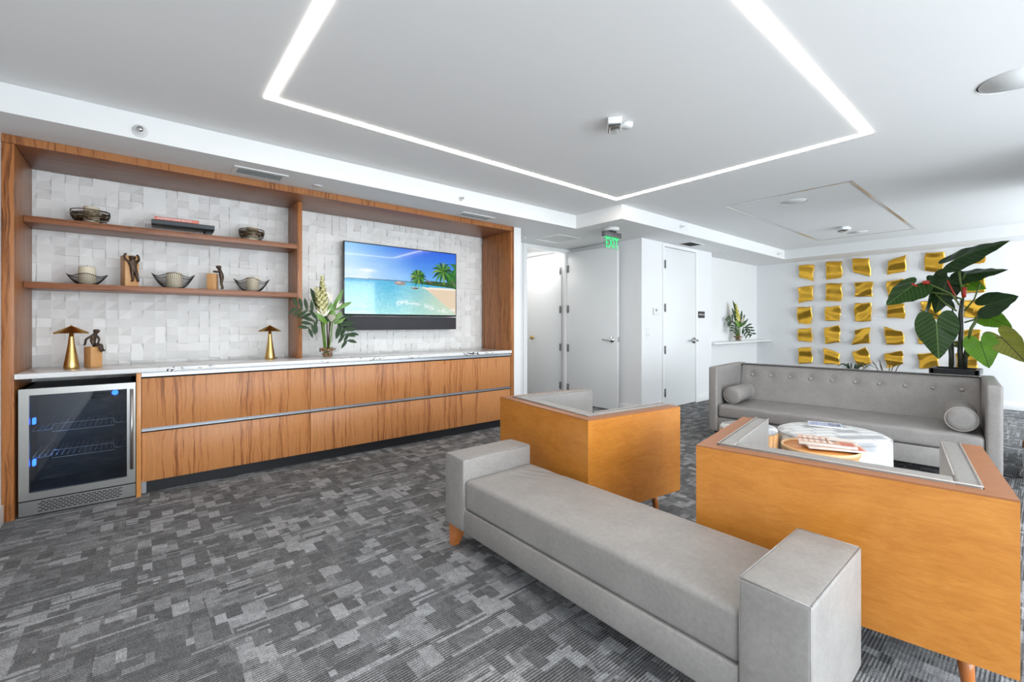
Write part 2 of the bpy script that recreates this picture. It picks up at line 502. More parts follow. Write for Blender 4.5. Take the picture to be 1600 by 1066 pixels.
# ------------------------------------------------------------------ mesh helpers
class MB:
    def __init__(s):
        s.bm = bmesh.new()

    def add(s, verts, faces, smooth=False):
        vs = [s.bm.verts.new(v) for v in verts]
        for f in faces:
            try:
                fc = s.bm.faces.new([vs[i] for i in f])
                fc.smooth = smooth
            except ValueError:
                pass
        return vs

    def box(s, x0, x1, y0, y1, z0, z1, bevel=0.0, seg=2, mat=None):
        vs = [(x, y, z) for z in (z0, z1) for y in (y0, y1) for x in (x0, x1)]
        fs = [(0, 2, 3, 1), (4, 5, 7, 6), (0, 1, 5, 4), (2, 6, 7, 3), (0, 4, 6, 2), (1, 3, 7, 5)]
        if bevel > 0:
            b2 = bmesh.new()
            bv = [b2.verts.new(v) for v in vs]
            for f in fs:
                b2.faces.new([bv[i] for i in f])
            bmesh.ops.bevel(b2, geom=list(b2.edges), offset=bevel, segments=seg, affect='EDGES', profile=0.5)
            b2.verts.index_update()
            vv = [tuple(v.co) for v in b2.verts]
            ff = [[v.index for v in f.verts] for f in b2.faces]
            b2.free()
            if mat is not None:
                vv = [tuple(mat @ Vector(v)) for v in vv]
            s.add(vv, ff, True)
        else:
            if mat is not None:
                vs = [tuple(mat @ Vector(v)) for v in vs]
            s.add(vs, fs)
        return s

    def tube(s, pts, r, seg=8, closed=False, caps=True):
        pts = [Vector(p) for p in pts]
        n = len(pts)
        rr = r if isinstance(r, (list, tuple)) else [r] * n
        rings = []
        up = Vector((0, 0, 1))
        prev = None
        for i in range(n):
            if closed:
                t = pts[(i + 1) % n] - pts[i - 1]
            else:
                t = pts[min(i + 1, n - 1)] - pts[max(i - 1, 0)]
            if t.length < 1e-9:
                t = Vector((0, 0, 1))
            t.normalize()
            if prev is None:
                a = up if abs(t.z) < 0.9 else Vector((1, 0, 0))
                nrm = t.cross(a).normalized()
            else:
                nrm = prev - t * prev.dot(t)
                if nrm.length < 1e-6:
                    nrm = t.orthogonal()
                nrm.normalize()
            prev = nrm
            bn = t.cross(nrm)
            rings.append([pts[i] + (nrm * math.cos(2 * math.pi * k / seg) + bn * math.sin(2 * math.pi * k / seg)) * rr[i] for k in range(seg)])
        vs = [tuple(p) for rg in rings for p in rg]
        fs = []
        m = n if closed else n - 1
        for i in range(m):
            j = (i + 1) % n
            for k in range(seg):
                k2 = (k + 1) % seg
                fs.append((i * seg + k, i * seg + k2, j * seg + k2, j * seg + k))
        if caps and not closed:
            fs.append(tuple(range(seg))[::-1])
            fs.append(tuple((n - 1) * seg + k for k in range(seg)))
        s.add(vs, fs, True)
        return s

    def lathe(s, prof, seg=32, c=(0, 0, 0), capb=True, capt=True, wob=None):
        vs, fs = [], []
        for i, (r, z) in enumerate(prof):
            for k in range(seg):
                a = 2 * math.pi * k / seg
                rr = r * (wob(a, z) if wob else 1)
                vs.append((c[0] + rr * math.cos(a), c[1] + rr * math.sin(a), c[2] + z))
        for i in range(len(prof) - 1):
            for k in range(seg):
                k2 = (k + 1) % seg
                fs.append((i * seg + k, i * seg + k2, (i + 1) * seg + k2, (i + 1) * seg + k))
        if capb:
            fs.append(tuple(range(seg))[::-1])
        if capt:
            fs.append(tuple((len(prof) - 1) * seg + k for k in range(seg)))
        s.add(vs, fs, seg > 6)
        return s

    def sphere(s, c, r, sq=(1, 1, 1), u=10, v=7):
        prof = [(max(1e-4, math.sin(math.pi * i / v)), -math.cos(math.pi * i / v)) for i in range(v + 1)]
        vs, fs = [], []
        for (pr, pz) in prof:
            for k in range(u):
                a = 2 * math.pi * k / u
                vs.append((c[0] + r * sq[0] * pr * math.cos(a), c[1] + r * sq[1] * pr * math.sin(a), c[2] + r * sq[2] * pz))
        for i in range(v):
            for k in range(u):
                k2 = (k + 1) % u
                fs.append((i * u + k, i * u + k2, (i + 1) * u + k2, (i + 1) * u + k))
        s.add(vs, fs, True)
        return s

    def grid(s, fn, nu, nv, smooth=True, flip=False):
        vs = [tuple(fn(i / nu, j / nv)) for j in range(nv + 1) for i in range(nu + 1)]
        fs = []
        for j in range(nv):
            for i in range(nu):
                a = j * (nu + 1) + i
                f = (a, a + 1, a + nu + 2, a + nu + 1)
                fs.append(f[::-1] if flip else f)
        s.add(vs, fs, smooth)
        return s

    def soft(s, x0, x1, y0, y1, z0, z1, r=0.02, puff=0.0, n=(14, 10, 5), fn=None, puffs=0.0):
        """rounded upholstered block: edges rounded by r, top puffed, sides slightly full"""
        lo, hi = Vector((x0, y0, z0)), Vector((x1, y1, z1))
        size = hi - lo

        def axis_pts(k, cnt):
            L = size[k]
            pts = [0, r * 0.25, r * 0.6, r]
            m = max(1, cnt)
            pts += [r + (L - 2 * r) * i / m for i in range(1, m)]
            pts += [L - r, L - r * 0.6, L - r * 0.25, L]
            return [p / L for p in pts]
        A = [axis_pts(k, n[k]) for k in range(3)]
        cache = {}
        bm = s.bm

        def vert(a, b, c):
            key = (round(a, 6), round(b, 6), round(c, 6))
            if key in cache:
                return cache[key]
            p = Vector((lo[0] + a * size[0], lo[1] + b * size[1], lo[2] + c * size[2]))
            q = Vector([min(max(p[k], lo[k] + r), hi[k] - r) for k in range(3)])
            d = p - q
            if d.length > 1e-9:
                # distance to rounded surface
                p = q + d.normalized() * r
            bx = max(0, 1 - (2 * a - 1) ** 4)
            by = max(0, 1 - (2 * b - 1) ** 4)
            bz = max(0, 1 - (2 * c - 1) ** 2)
            if puff:
                p.z += puff * bx * by * (c ** 2)
            if puffs:
                p.x += puffs * (2 * a - 1) * by * bz * (abs(2 * a - 1) > 0.9)
                p.y += puffs * (2 * b - 1) * bx * bz * (abs(2 * b - 1) > 0.9)
            if fn:
                p = fn(p, a, b, c)
            v = bm.verts.new(p)
            cache[key] = v
            return v

        def face(pa, pb, mk, flip):
            for i in range(len(pa) - 1):
                for j in range(len(pb) - 1):
                    q = [mk(pa[i], pb[j]), mk(pa[i + 1], pb[j]), mk(pa[i + 1], pb[j + 1]), mk(pa[i], pb[j + 1])]
                    if len(set(q)) < 3:
                        continue
                    if flip:
                        q.reverse()
                    try:
                        f = bm.faces.new(q)
                        f.smooth = True
                    except ValueError:
                        pass
        face(A[0], A[1], lambda a, b: vert(a, b, 0), True)
        face(A[0], A[1], lambda a, b: vert(a, b, 1), False)
        face(A[0], A[2], lambda a, c: vert(a, 0, c), False)
        face(A[0], A[2], lambda a, c: vert(a, 1, c), True)
        face(A[1], A[2], lambda b, c: vert(0, b, c), True)
        face(A[1], A[2], lambda b, c: vert(1, b, c), False)
        return s

    def build(s, name, mat, parent=None, world=False, mod=None):
        me = bpy.data.meshes.new(name)
        s.bm.normal_update()
        s.bm.to_mesh(me)
        s.bm.free()
        o = bpy.data.objects.new(name, me)
        C.objects.link(o)
        me.materials.append(mat)
        if parent is not None:
            o.parent = parent
            if world:
                for v in me.vertices:
                    v.co -= parent.location
        return o


def empty(name, loc=(0, 0, 0), rz=0.0):
    o = bpy.data.objects.new(name, None)
    o.empty_display_size = 0.05
    o.location = loc
    o.rotation_euler = (0, 0, rz)
    C.objects.link(o)
    return o


def tag(o, label, cat, group=None, kind=None):
    o['label'] = label
    o['category'] = cat
    if group:
        o['group'] = group
    if kind:
        o['kind'] = kind
    return o


def thing(name, label, cat, loc=(0, 0, 0), rz=0.0, group=None):
    return tag(empty(name, loc, rz), label, cat, group)


def struct(name, mb, mat, parent=None, label=None, cat=None):
    o = mb.build(name, mat, parent)
    if parent is None:
        o['kind'] = 'structure'
        if label:
            o['label'] = label
        if cat:
            o['category'] = cat
    return o


def copy_tree(o, parent=None, loc=None, rz=None, label=None):
    c = o.copy()
    C.objects.link(c)
    c.parent = parent
    if loc is not None:
        c.location = loc
    if rz is not None:
        c.rotation_euler = (0, 0, rz)
    if label:
        c['label'] = label
    for ch in [x for x in bpy.data.objects if x.parent == o]:
        copy_tree(ch, c)
    return c


def recenter(o):
    """move a world-built top level mesh so that its origin sits at its base"""
    co = [v.co for v in o.data.vertices]
    c = Vector((sum(v.x for v in co) / len(co), sum(v.y for v in co) / len(co), min(v.z for v in co)))
    for v in o.data.vertices:
        v.co -= c
    o.location = c
    return o


def text_mesh(body, size, mat, name, parent, loc, rot, extrude=0.001, align='CENTER', sx=1.0):
    cu = bpy.data.curves.new('lettering', 'FONT')
    cu.body = body
    cu.size = size
    cu.extrude = extrude
    cu.align_x = align
    cu.align_y = 'CENTER'
    to = bpy.data.objects.new('lettering_tmp', cu)
    C.objects.link(to)
    bpy.context.view_layer.update()
    dg = bpy.context.evaluated_depsgraph_get()
    me = bpy.data.meshes.new_from_object(to.evaluated_get(dg))
    bpy.data.objects.remove(to, do_unlink=True)
    o = bpy.data.objects.new(name, me)
    me.materials.clear()
    me.materials.append(mat)
    C.objects.link(o)
    o.parent = parent
    o.location = loc
    o.rotation_euler = rot
    o.scale = (sx, 1, 1)
    return o


# ================================================================== the room
ZC, ZS = 2.58, 2.415       # main ceiling, soffit
XL, XF = -0.669, 9.6
YB = 4.74                  # tiled wall

mf = MB()
mf.add([(XL - 0.1, WIN_Y - 0.1, 0), (XF + 0.1, WIN_Y - 0.1, 0), (XF + 0.1, 8, 0), (XL - 0.1, 8, 0)], [(0, 1, 2, 3)])
struct('floor', mf, M['floor'])
struct('ceiling', MB().box(XL - 0.1, XF + 0.1, WIN_Y - 0.1, 5.0, ZC, ZC + 0.1), M['ceil'])
m = MB()
m.box(XL, 4.13, 3.715, 4.96, ZS, ZC - 0.001)
m.box(4.13, XF, 3.035, 4.96, ZS, ZC - 0.001)
m.box(8.98, XF, WIN_Y, 3.035, ZS, ZC - 0.001)
m.box(3.6, 5.36, 4.96, 8.0, ZS, ZC)
struct('ceiling', m, M['ceil'])
struct('wall_left', MB().box(XL - 0.12, XL, WIN_Y, 4.95, 0, ZC), M['wall'])
struct('wall_far', MB().box(XF, XF + 0.12, WIN_Y, 4.0, 0, ZC), M['wall'])
m = MB()
m.box(XL - 0.1, XF + 0.1, WIN_Y - 0.14, WIN_Y, 2.44, ZC)
m.box(XL - 0.1, XF + 0.1, WIN_Y - 0.14, WIN_Y, 0, 0.18)
ed = [XL - 0.1] + [v for p in WINX for v in p] + [XF + 0.1]
for i in range(0, len(ed), 2):
    m.box(ed[i], ed[i + 1], WIN_Y - 0.14, WIN_Y, 0.18, 2.44)
struct('wall_rear', m, M['wall'])
for i, (a, b) in enumerate(WINX):
    f = MB()
    for (x0, x1, z0, z1) in ((a, a + 0.04, 0.18, 2.44), (b - 0.04, b, 0.18, 2.44), (a, b, 0.18, 0.22), (a, b, 2.40, 2.44), (a, b, 1.62, 1.66)):
        f.box(x0, x1, WIN_Y - 0.015, WIN_Y + 0.02, z0, z1)
    struct('window_%d' % (i + 1), f, M['greyplas'])
# unseen pier added on the right to shade the ceiling
struct('ceiling_shade_pier', MB().box(5.0, 6.7, -1.3, -0.42, 0, ZC), M['wall'])

# tiled wall: every tile is a real tilted facet
m = MB()
tw, thh = 0.0755, 0.068
nx, nz = int(4.2 / tw) + 1, int(2.5 / thh) + 1
rnd = random.Random(3)
YT = YB + 0.019
for j in range(nz):
    for i in range(nx):
        x0 = XL + i * tw
        z0 = 0.80 + j * thh
        if z0 > ZS - 0.02 or x0 > 3.45:
            continue
        x1, z1 = min(x0 + tw, 3.47), min(z0 + thh, ZS)
        k = rnd.random()
        a, b = rnd.uniform(0.014, 0.028), rnd.uniform(0.0, 0.006)
        if k < 0.25:
            h = (a, b, b * 0.4, a * 0.6)
        elif k < 0.5:
            h = (b, a, a * 0.6, b)
        elif k < 0.75:
            h = (a, a, b, b)
        else:
            h = (b, b, a, a)
        # corners: x0z0, x1z0, x1z1, x0z1
        h = tuple(q * rnd.uniform(0.75, 1.0) for q in h)
        cs = [(x0, YT - h[0], z0), (x1, YT - h[1], z0), (x1, YT - h[2], z1), (x0, YT - h[3], z1)]
        bs = [(x0, YT + 0.004, z0), (x1, YT + 0.004, z0), (x1, YT + 0.004, z1), (x0, YT + 0.004, z1)]
        m.add(cs + bs, [(0, 1, 2), (0, 2, 3), (0, 4, 5, 1), (1, 5, 6, 2), (2, 6, 7, 3), (3, 7, 4, 0)])
m.box(XL, 3.475, YT + 0.002, YB + 0.1, 0, ZS)
struct('wall_back', m, M['tile'])
# stub wall beside the walnut surround, doorway wall
struct('wall_middle', MB().box(3.480, 3.592, 4.136, 4.95, 0, ZS), M['wall'])
m = MB()
m.box(3.592, 4.30, 4.85, 4.95, 0, ZS)
m.box(5.19, 5.247, 4.85, 4.95, 0, ZS)
m.box(4.30, 5.19, 4.85, 4.95, 2.37, ZS)
struct('wall_doorway', m, M['wall'])
m = MB()
for (x0, x1, y1) in ((4.25, 4.32, 4.96), (5.140, 5.192, 4.87)):
    m.box(x0, x1, 4.835, y1, 0, 2.405)
m.box(4.32, 5.140, 4.835, 4.96, 2.355, 2.405)
struct('trim_1', m, M['trim'])
m = MB()
m.box(5.247, 5.80, 3.528, 5.0, 0, ZS)
m.box(6.70, 7.24, 3.528, 5.0, 0, ZS)
m.box(5.80, 6.70, 3.57, 5.0, 0, ZS)
m.box(5.80, 6.70, 3.528, 3.57, 2.36, ZS)
struct('wall_restroom', m, M['wall'])
struct('wall_alcove', MB().box(7.24, XF, 3.75, 4.0, 0, ZS), M['wall'])
m = MB()
m.box(5.247, 5.36, 5.0, 8.0, 0, ZS)
m.box(3.5, 3.6, 4.95, 8.0, 0, ZS)
m.box(3.5, 5.36, 7.4, 7.5, 0, ZS)
struct('wall_corridor', m, M['wall'])
# door casing around the restroom door
m = MB()
m.box(5.755, 5.800, 3.512, 3.530, 0, 2.40)
m.box(6.70, 6.745, 3.512, 3.530, 0, 2.40)
m.box(5.800, 6.70, 3.512, 3.530, 2.358, 2.40)
struct('trim_2', m, M['trim'])
# baseboards
struct('baseboard_restroom', MB().box(5.235, 5.755, 3.513, 3.528, 0, 0.115, 0.003).box(6.745, 7.25, 3.513, 3.528, 0, 0.115, 0.003).box(5.233, 5.247, 3.513, 4.85, 0, 0.115, 0.003), M['trim'])
struct('baseboard_far', MB().box(XF - 0.014, XF, WIN_Y, 3.75, 0, 0.115, 0.003), M['trim'])
struct('baseboard_alcove', MB().box(7.24, XF, 3.737, 3.75, 0, 0.115, 0.003), M['trim'])
struct('baseboard_left', MB().box(XL, XL + 0.014, WIN_Y, 4.12, 0, 0.115, 0.003), M['trim'])
# unlit recessed channel outlining the raised rectangle on the far ceiling
m = MB()
x0, x1, y0, y1, wd = 5.11, 8.38, 1.155, 2.34, 0.03
m.box(x0, x1, y0, y0 + wd, ZC - 0.004, ZC + 0.01)
m.box(x0, x1, y1 - wd, y1, ZC - 0.004, ZC + 0.01)
m.box(x0, x0 + wd, y0 + wd, y1 - wd, ZC - 0.004, ZC + 0.01)
m.box(x1 - wd, x1, y0 + wd, y1 - wd, ZC - 0.004, ZC + 0.01)
struct('trim_3', m, M['chrome'])


# ------------------------------------------------------------------ doors
def lever(parent, loc, face, direction, mat=None, s=1.0):
    """face: outward unit vector; direction: unit vector the lever points to"""
    mat = mat or M['chrome']
    f, d = Vector(face), Vector(direction)
    p = Vector(loc)
    h = MB()
    rose = []
    side = f.cross(Vector((0, 0, 1)))
    h.tube([p, p + f * 0.012 * s], 0.034 * s, 20)
    h.tube([p + f * 0.01, p + f * 0.055 * s], 0.012 * s, 12)
    h.tube([p + f * 0.05 * s, p + f * 0.055 * s + d * 0.03, p + f * 0.052 * s + d * 0.115 * s], [0.012 * s, 0.011 * s, 0.008 * s], 10)
    return h.build('door_handle', mat, parent)


def hinges(parent, x, y, zs, face):
    f = Vector(face)
    d = Vector((abs(f.y), abs(f.x), 0))
    for z in zs:
        h = MB()
        c = Vector((x, y, z)) + f * 0.004
        h.tube([c - UPV * 0.055, c + UPV * 0.055], 0.009, 8)
        h.tube([c - UPV * 0.062, c - UPV * 0.055], 0.006, 8)
        h.tube([c + UPV * 0.055, c + UPV * 0.062], 0.006, 8)
        p, q = c - d * 0.022 - f * 0.004, c + d * 0.022
        h.box(min(p.x, q.x), max(p.x, q.x), min(p.y, q.y), max(p.y, q.y), z - 0.055, z + 0.055)
        h.build('hinge', M['hinge'], parent)


HZ = (0.24, 0.86, 1.47, 2.10)
d1 = MB().box(5.803, 6.697, 3.522, 3.562, 0.012, 2.352, 0.002).build('door_1', M['door'])
d1['kind'] = 'structure'
hinges(d1, 5.803, 3.510, HZ, (0, -1, 0))
lever(d1, (6.630, 3.521, 0.98), (0, -1, 0), (-1, 0, 0), s=1.4)
# open leaf, standing square to the doorway wall
d2 = MB().box(5.150, 5.192, 3.86, 4.83, 0.012, 2.352, 0.002).build('door_2', M['door'])
d2['kind'] = 'structure'
hinges(d2, 5.148, 4.800, HZ, (-1, 0, 0))
lever(d2, (5.149, 3.945, 1.01), (-1, 0, 0), (0, 1, 0), s=1.15)
m = MB()
m.tube([(5.150, 3.945, 1.01), (5.120, 3.945, 1.01)], 0.026, 16)
m.box(5.158, 5.184, 3.853, 3.861, 0.98, 1.05)
m.build('latch', M['chrome'], d2)
# door on the right wall of the corridor
d3 = MB().box(5.225, 5.246, 5.03, 5.93, 0.012, 2.37, 0.002).build('door_3', M['door'])
d3['kind'] = 'structure'
hinges(d3, 5.219, 5.035, HZ, (-1, 0, 0))
lever(d3, (5.224, 5.72, 1.0), (-1, 0, 0), (0, -1, 0), M['brass'])

# ------------------------------------------------------------------ walnut surround
sur = thing('walnut_surround', 'walnut built-in surround with open shelves framing the white tiled wall', 'shelving unit', (-0.64, 4.74, 0))
MB().box(-0.668, -0.614, 4.136, YB - 0.016, 0.0, 2.36, 0.001).build('side_panel', M['waly'], sur, True)
MB().box(3.430, 3.476, 4.136, YB - 0.016, 0.0, 2.36, 0.001).build('side_panel', M['waly'], sur, True)
MB().box(-0.668, 3.476, 4.136, YB - 0.016, 2.362, 2.413, 0.001).build('top_panel', M['walx'], sur, True)
MB().box(-0.668, 3.476, 4.131, 4.136, 2.362, 2.413).build('edge_strip', M['waly'], sur, True)
MB().box(1.098, 1.140, 4.40, YB - 0.016, 0.918, 2.361, 0.001).build('divider', M['waly'], sur, True)
for z in (1.925, 1.478):
    MB().box(-0.612, 1.097, 4.405, YB - 0.016, z, z + 0.042, 0.001).build('shelf', M['walx'], sur, True)

# ------------------------------------------------------------------ counter and cabinets
m = MB()
m.box(-0.611, 3.427, 4.112, YB - 0.016, 0.885, 0.917, 0.002)
o = tag(m.build('countertop', M['marble']), 'long white stone countertop with black veins on the walnut cabinets', 'countertop')
recenter(o)


def cabinet(x0, x1, label, side):
    c = thing('cabinet', label, 'cabinet', (x0, 4.5, 0), 0, 'walnut drawer cabinets under the countertop')
    MB().box(x0 + 0.002, x1 - 0.002, 4.165, YB - 0.02, 0.10, 0.884).build('carcass', M['blackgap'], c, True)
    MB().box(x0 + (0.03 if side else 0.0), x1, 4.215, 4.235, 0.0, 0.10).build('plinth', M['black'], c, True)
    for z0, z1 in ((0.100, 0.452), (0.482, 0.842)):
        MB().box(x0 + 0.002, x1 - 0.002, 4.136, 4.160, z0, z1, 0.001).build('drawer', M['walz'], c, True)
    for z0, z1 in ((0.456, 0.479), (0.848, 0.880)):
        m = MB()
        m.box(x0 + 0.001, x1 - 0.001, 4.150, 4.163, z0, z1)
        m.box(x0 + 0.001, x1 - 0.001, 4.128, 4.150, z0, z0 + 0.006)
        m.box(x0 + 0.001, x1 - 0.001, 4.128, 4.133, z0, z1 - 0.004)
        m.build('finger_rail', M['alu'], c, True)
    if side:
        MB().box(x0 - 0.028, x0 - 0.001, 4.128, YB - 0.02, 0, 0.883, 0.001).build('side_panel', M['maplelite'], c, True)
        MB().box(x0, x0 + 0.028, 4.20, 4.24, 0, 0.098).build('plinth_cap', M['alu'], c, True)
    return c


cabinet(-0.002, 1.139, 'shorter walnut cabinet with two wide drawers right beside the wine fridge', True)
cabinet(1.139, 3.424, 'longer walnut cabinet with two very wide drawers, under the television', False)

# ------------------------------------------------------------------ wine fridge
fx0, fx1, fy = -0.597, -0.034, 4.136
fr = thing('beverage_fridge', 'stainless steel under-counter beverage fridge with glass door', 'fridge', ((fx0 + fx1) / 2, 4.4, 0))
m = MB()
m.box(fx0, fx0 + 0.02, fy + 0.05, 4.66, 0.02, 0.815)
m.box(fx1 - 0.02, fx1, fy + 0.05, 4.66, 0.02, 0.815)
m.box(fx0, fx1, fy + 0.05, 4.66, 0.79, 0.815)
m.box(fx0, fx1, fy + 0.05, 4.66, 0.02, 0.11)
m.box(fx0, fx1, 4.64, 4.66, 0.02, 0.815)
m.build('body', M['coolin'], fr, True)
# mitred door frame
a, b, z0, z1, t = fx0, fx1, 0.108, 0.818, 0.046
m = MB()
o4 = [(a, z0), (b, z0), (b, z1), (a, z1)]
i4 = [(a + t, z0 + t), (b - t, z0 + t), (b - t, z1 - t * 0.9), (a + t, z1 - t * 0.9)]
for k in range(4):
    k2 = (k + 1) % 4
    q = [o4[k], o4[k2], i4[k2], i4[k]]
    vs = [(p[0], fy, p[1]) for p in q] + [(p[0], fy + 0.04, p[1]) for p in q]
    m.add(vs, [(0, 1, 2, 3), (7, 6, 5, 4), (0, 4, 5, 1), (2, 6, 7, 3), (1, 5, 6, 2), (3, 7, 4, 0)])
door = m.build('door', M['steel'], fr, True)
m = MB()
m.box(a + t - 0.004, b - t + 0.004, fy + 0.012, fy + 0.018, z0 + t - 0.004, z1 - t * 0.9 + 0.004)
g_ = m.build('glass_pane', M['fridgeglass'], fr, True)
g_.parent = door
g_.matrix_parent_inverse = Matrix.Identity(4)
m = MB()
hx = fx1 - 0.020
m.tube([(hx, fy - 0.036, 0.215), (hx, fy - 0.036, 0.775)], 0.009, 12)
for z in (0.27, 0.72):
    m.tube([(hx, fy, z), (hx, fy - 0.036, z)], 0.006, 8)
h_ = m.build('handle', M['steel'], fr, True)
h_.parent = door
# kick grille
m = MB()
m.box(fx0, fx1, fy + 0.004, fy + 0.030, 0.012, 0.100)
gk = m.build('kick_grille', M['steel'], fr, True)
m = MB()
for r_ in range(6):
    n = 15
    for c_ in range(n):
        x0 = fx0 + 0.085 + (c_ + (0.5 if r_ % 2 else 0)) * (0.40 / n)
        m.box(x0, x0 + 0.40 / n * 0.72, fy + 0.002, fy + 0.006, 0.026 + r_ * 0.0115, 0.032 + r_ * 0.0115)
sl = m.build('slot', M['blackgap'], gk)
sl['kind'] = 'stuff'
for v in sl.data.vertices:
    v.co -= fr.location
# racks
for z in (0.36, 0.535):
    m = MB()
    yy = fy + 0.075
    m.tube([(a + 0.05, yy, z), (a + 0.125, yy, z), (a + 0.14, yy, z + 0.006), (a + 0.145, yy, z + 0.035), (b - 0.12, yy, z + 0.035), (b - 0.115, yy, z + 0.006), (b - 0.10, yy, z), (b - 0.05, yy, z)][:8], 0.0022, 6)
    m.tube([(a + 0.145, yy, z + 0.035), (a + 0.14, yy, z - 0.015), (b - 0.115, yy, z - 0.015), (b - 0.115, yy, z + 0.03)], 0.0022, 6)
    for k in range(18):
        x = a + 0.05 + k * (b - a - 0.1) / 17
        m.tube([(x, yy, z), (x, 4.60, z)], 0.0018, 5)
    m.build('rack', M['rackwire'], fr, True)
MB().box(a + 0.24, b - 0.10, fy + 0.20, 4.56, 0.70, 0.775, 0.004).build('control_box', M['black'], fr, True)
m = MB()
m.tube([(b - 0.115, fy + 0.19, 0.735), (b - 0.115, fy + 0.199, 0.735)], 0.018, 18)
m.build('indicator_light', M['blue'], fr, True)
for z in (0.60, 0.33):
    MB().box(a + 0.052, a + 0.066, fy + 0.06, fy + 0.10, z - 0.02, z + 0.02, 0.003).build('indicator_light', M['blue'], fr, True)
# small lamps inside the cooler that give the blue tint
for z in (0.60, 0.33):
    l = bpy.data.lights.new('cooler_glow', 'POINT')
    l.energy = 0.5
    l.color = (0.15, 0.4, 1.0)
    l.shadow_soft_size = 0.02
    lo = bpy.data.objects.new('cooler_glow', l)
    lo.location = (a + 0.14, fy + 0.13, z + 0.08)
    C.objects.link(lo)


# ------------------------------------------------------------------ pictures painted on real screens and covers
def srgb(c):
    c = np.asarray(c, float) / 255.0
    return np.where(c <= 0.04045, c / 12.92, ((c + 0.055) / 1.055) ** 2.4)


def picture_mesh(name, img, corner, ux, uz, mat, parent, thick=None):
    """img: rows top->bottom (h,w,3) linear; corner = top-left; ux, uz edge vectors"""
    h, wd = img.shape[:2]
    corner, ux, uz = Vector(corner), Vector(ux), Vector(uz)
    vs = [tuple(corner + ux * (i / wd) + uz * (j / h)) for j in range(h + 1) for i in range(wd + 1)]
    fs = [(j * (wd + 1) + i, (j + 1) * (wd + 1) + i, (j + 1) * (wd + 1) + i + 1, j * (wd + 1) + i + 1) for j in range(h) for i in range(wd)]
    me = bpy.data.meshes.new(name)
    me.from_pydata(vs, [], fs)
    att = me.color_attributes.new('picture', 'FLOAT_COLOR', 'CORNER')
    cols = np.ones((h * wd, 4, 4), dtype=np.float32)
    cols[:, :, :3] = img.reshape(-1, 1, 3)
    att.data.foreach_set('color', cols.ravel())
    me.materials.append(mat)
    o = bpy.data.objects.new(name, me)
    C.objects.link(o)
    o.parent = parent
    return o


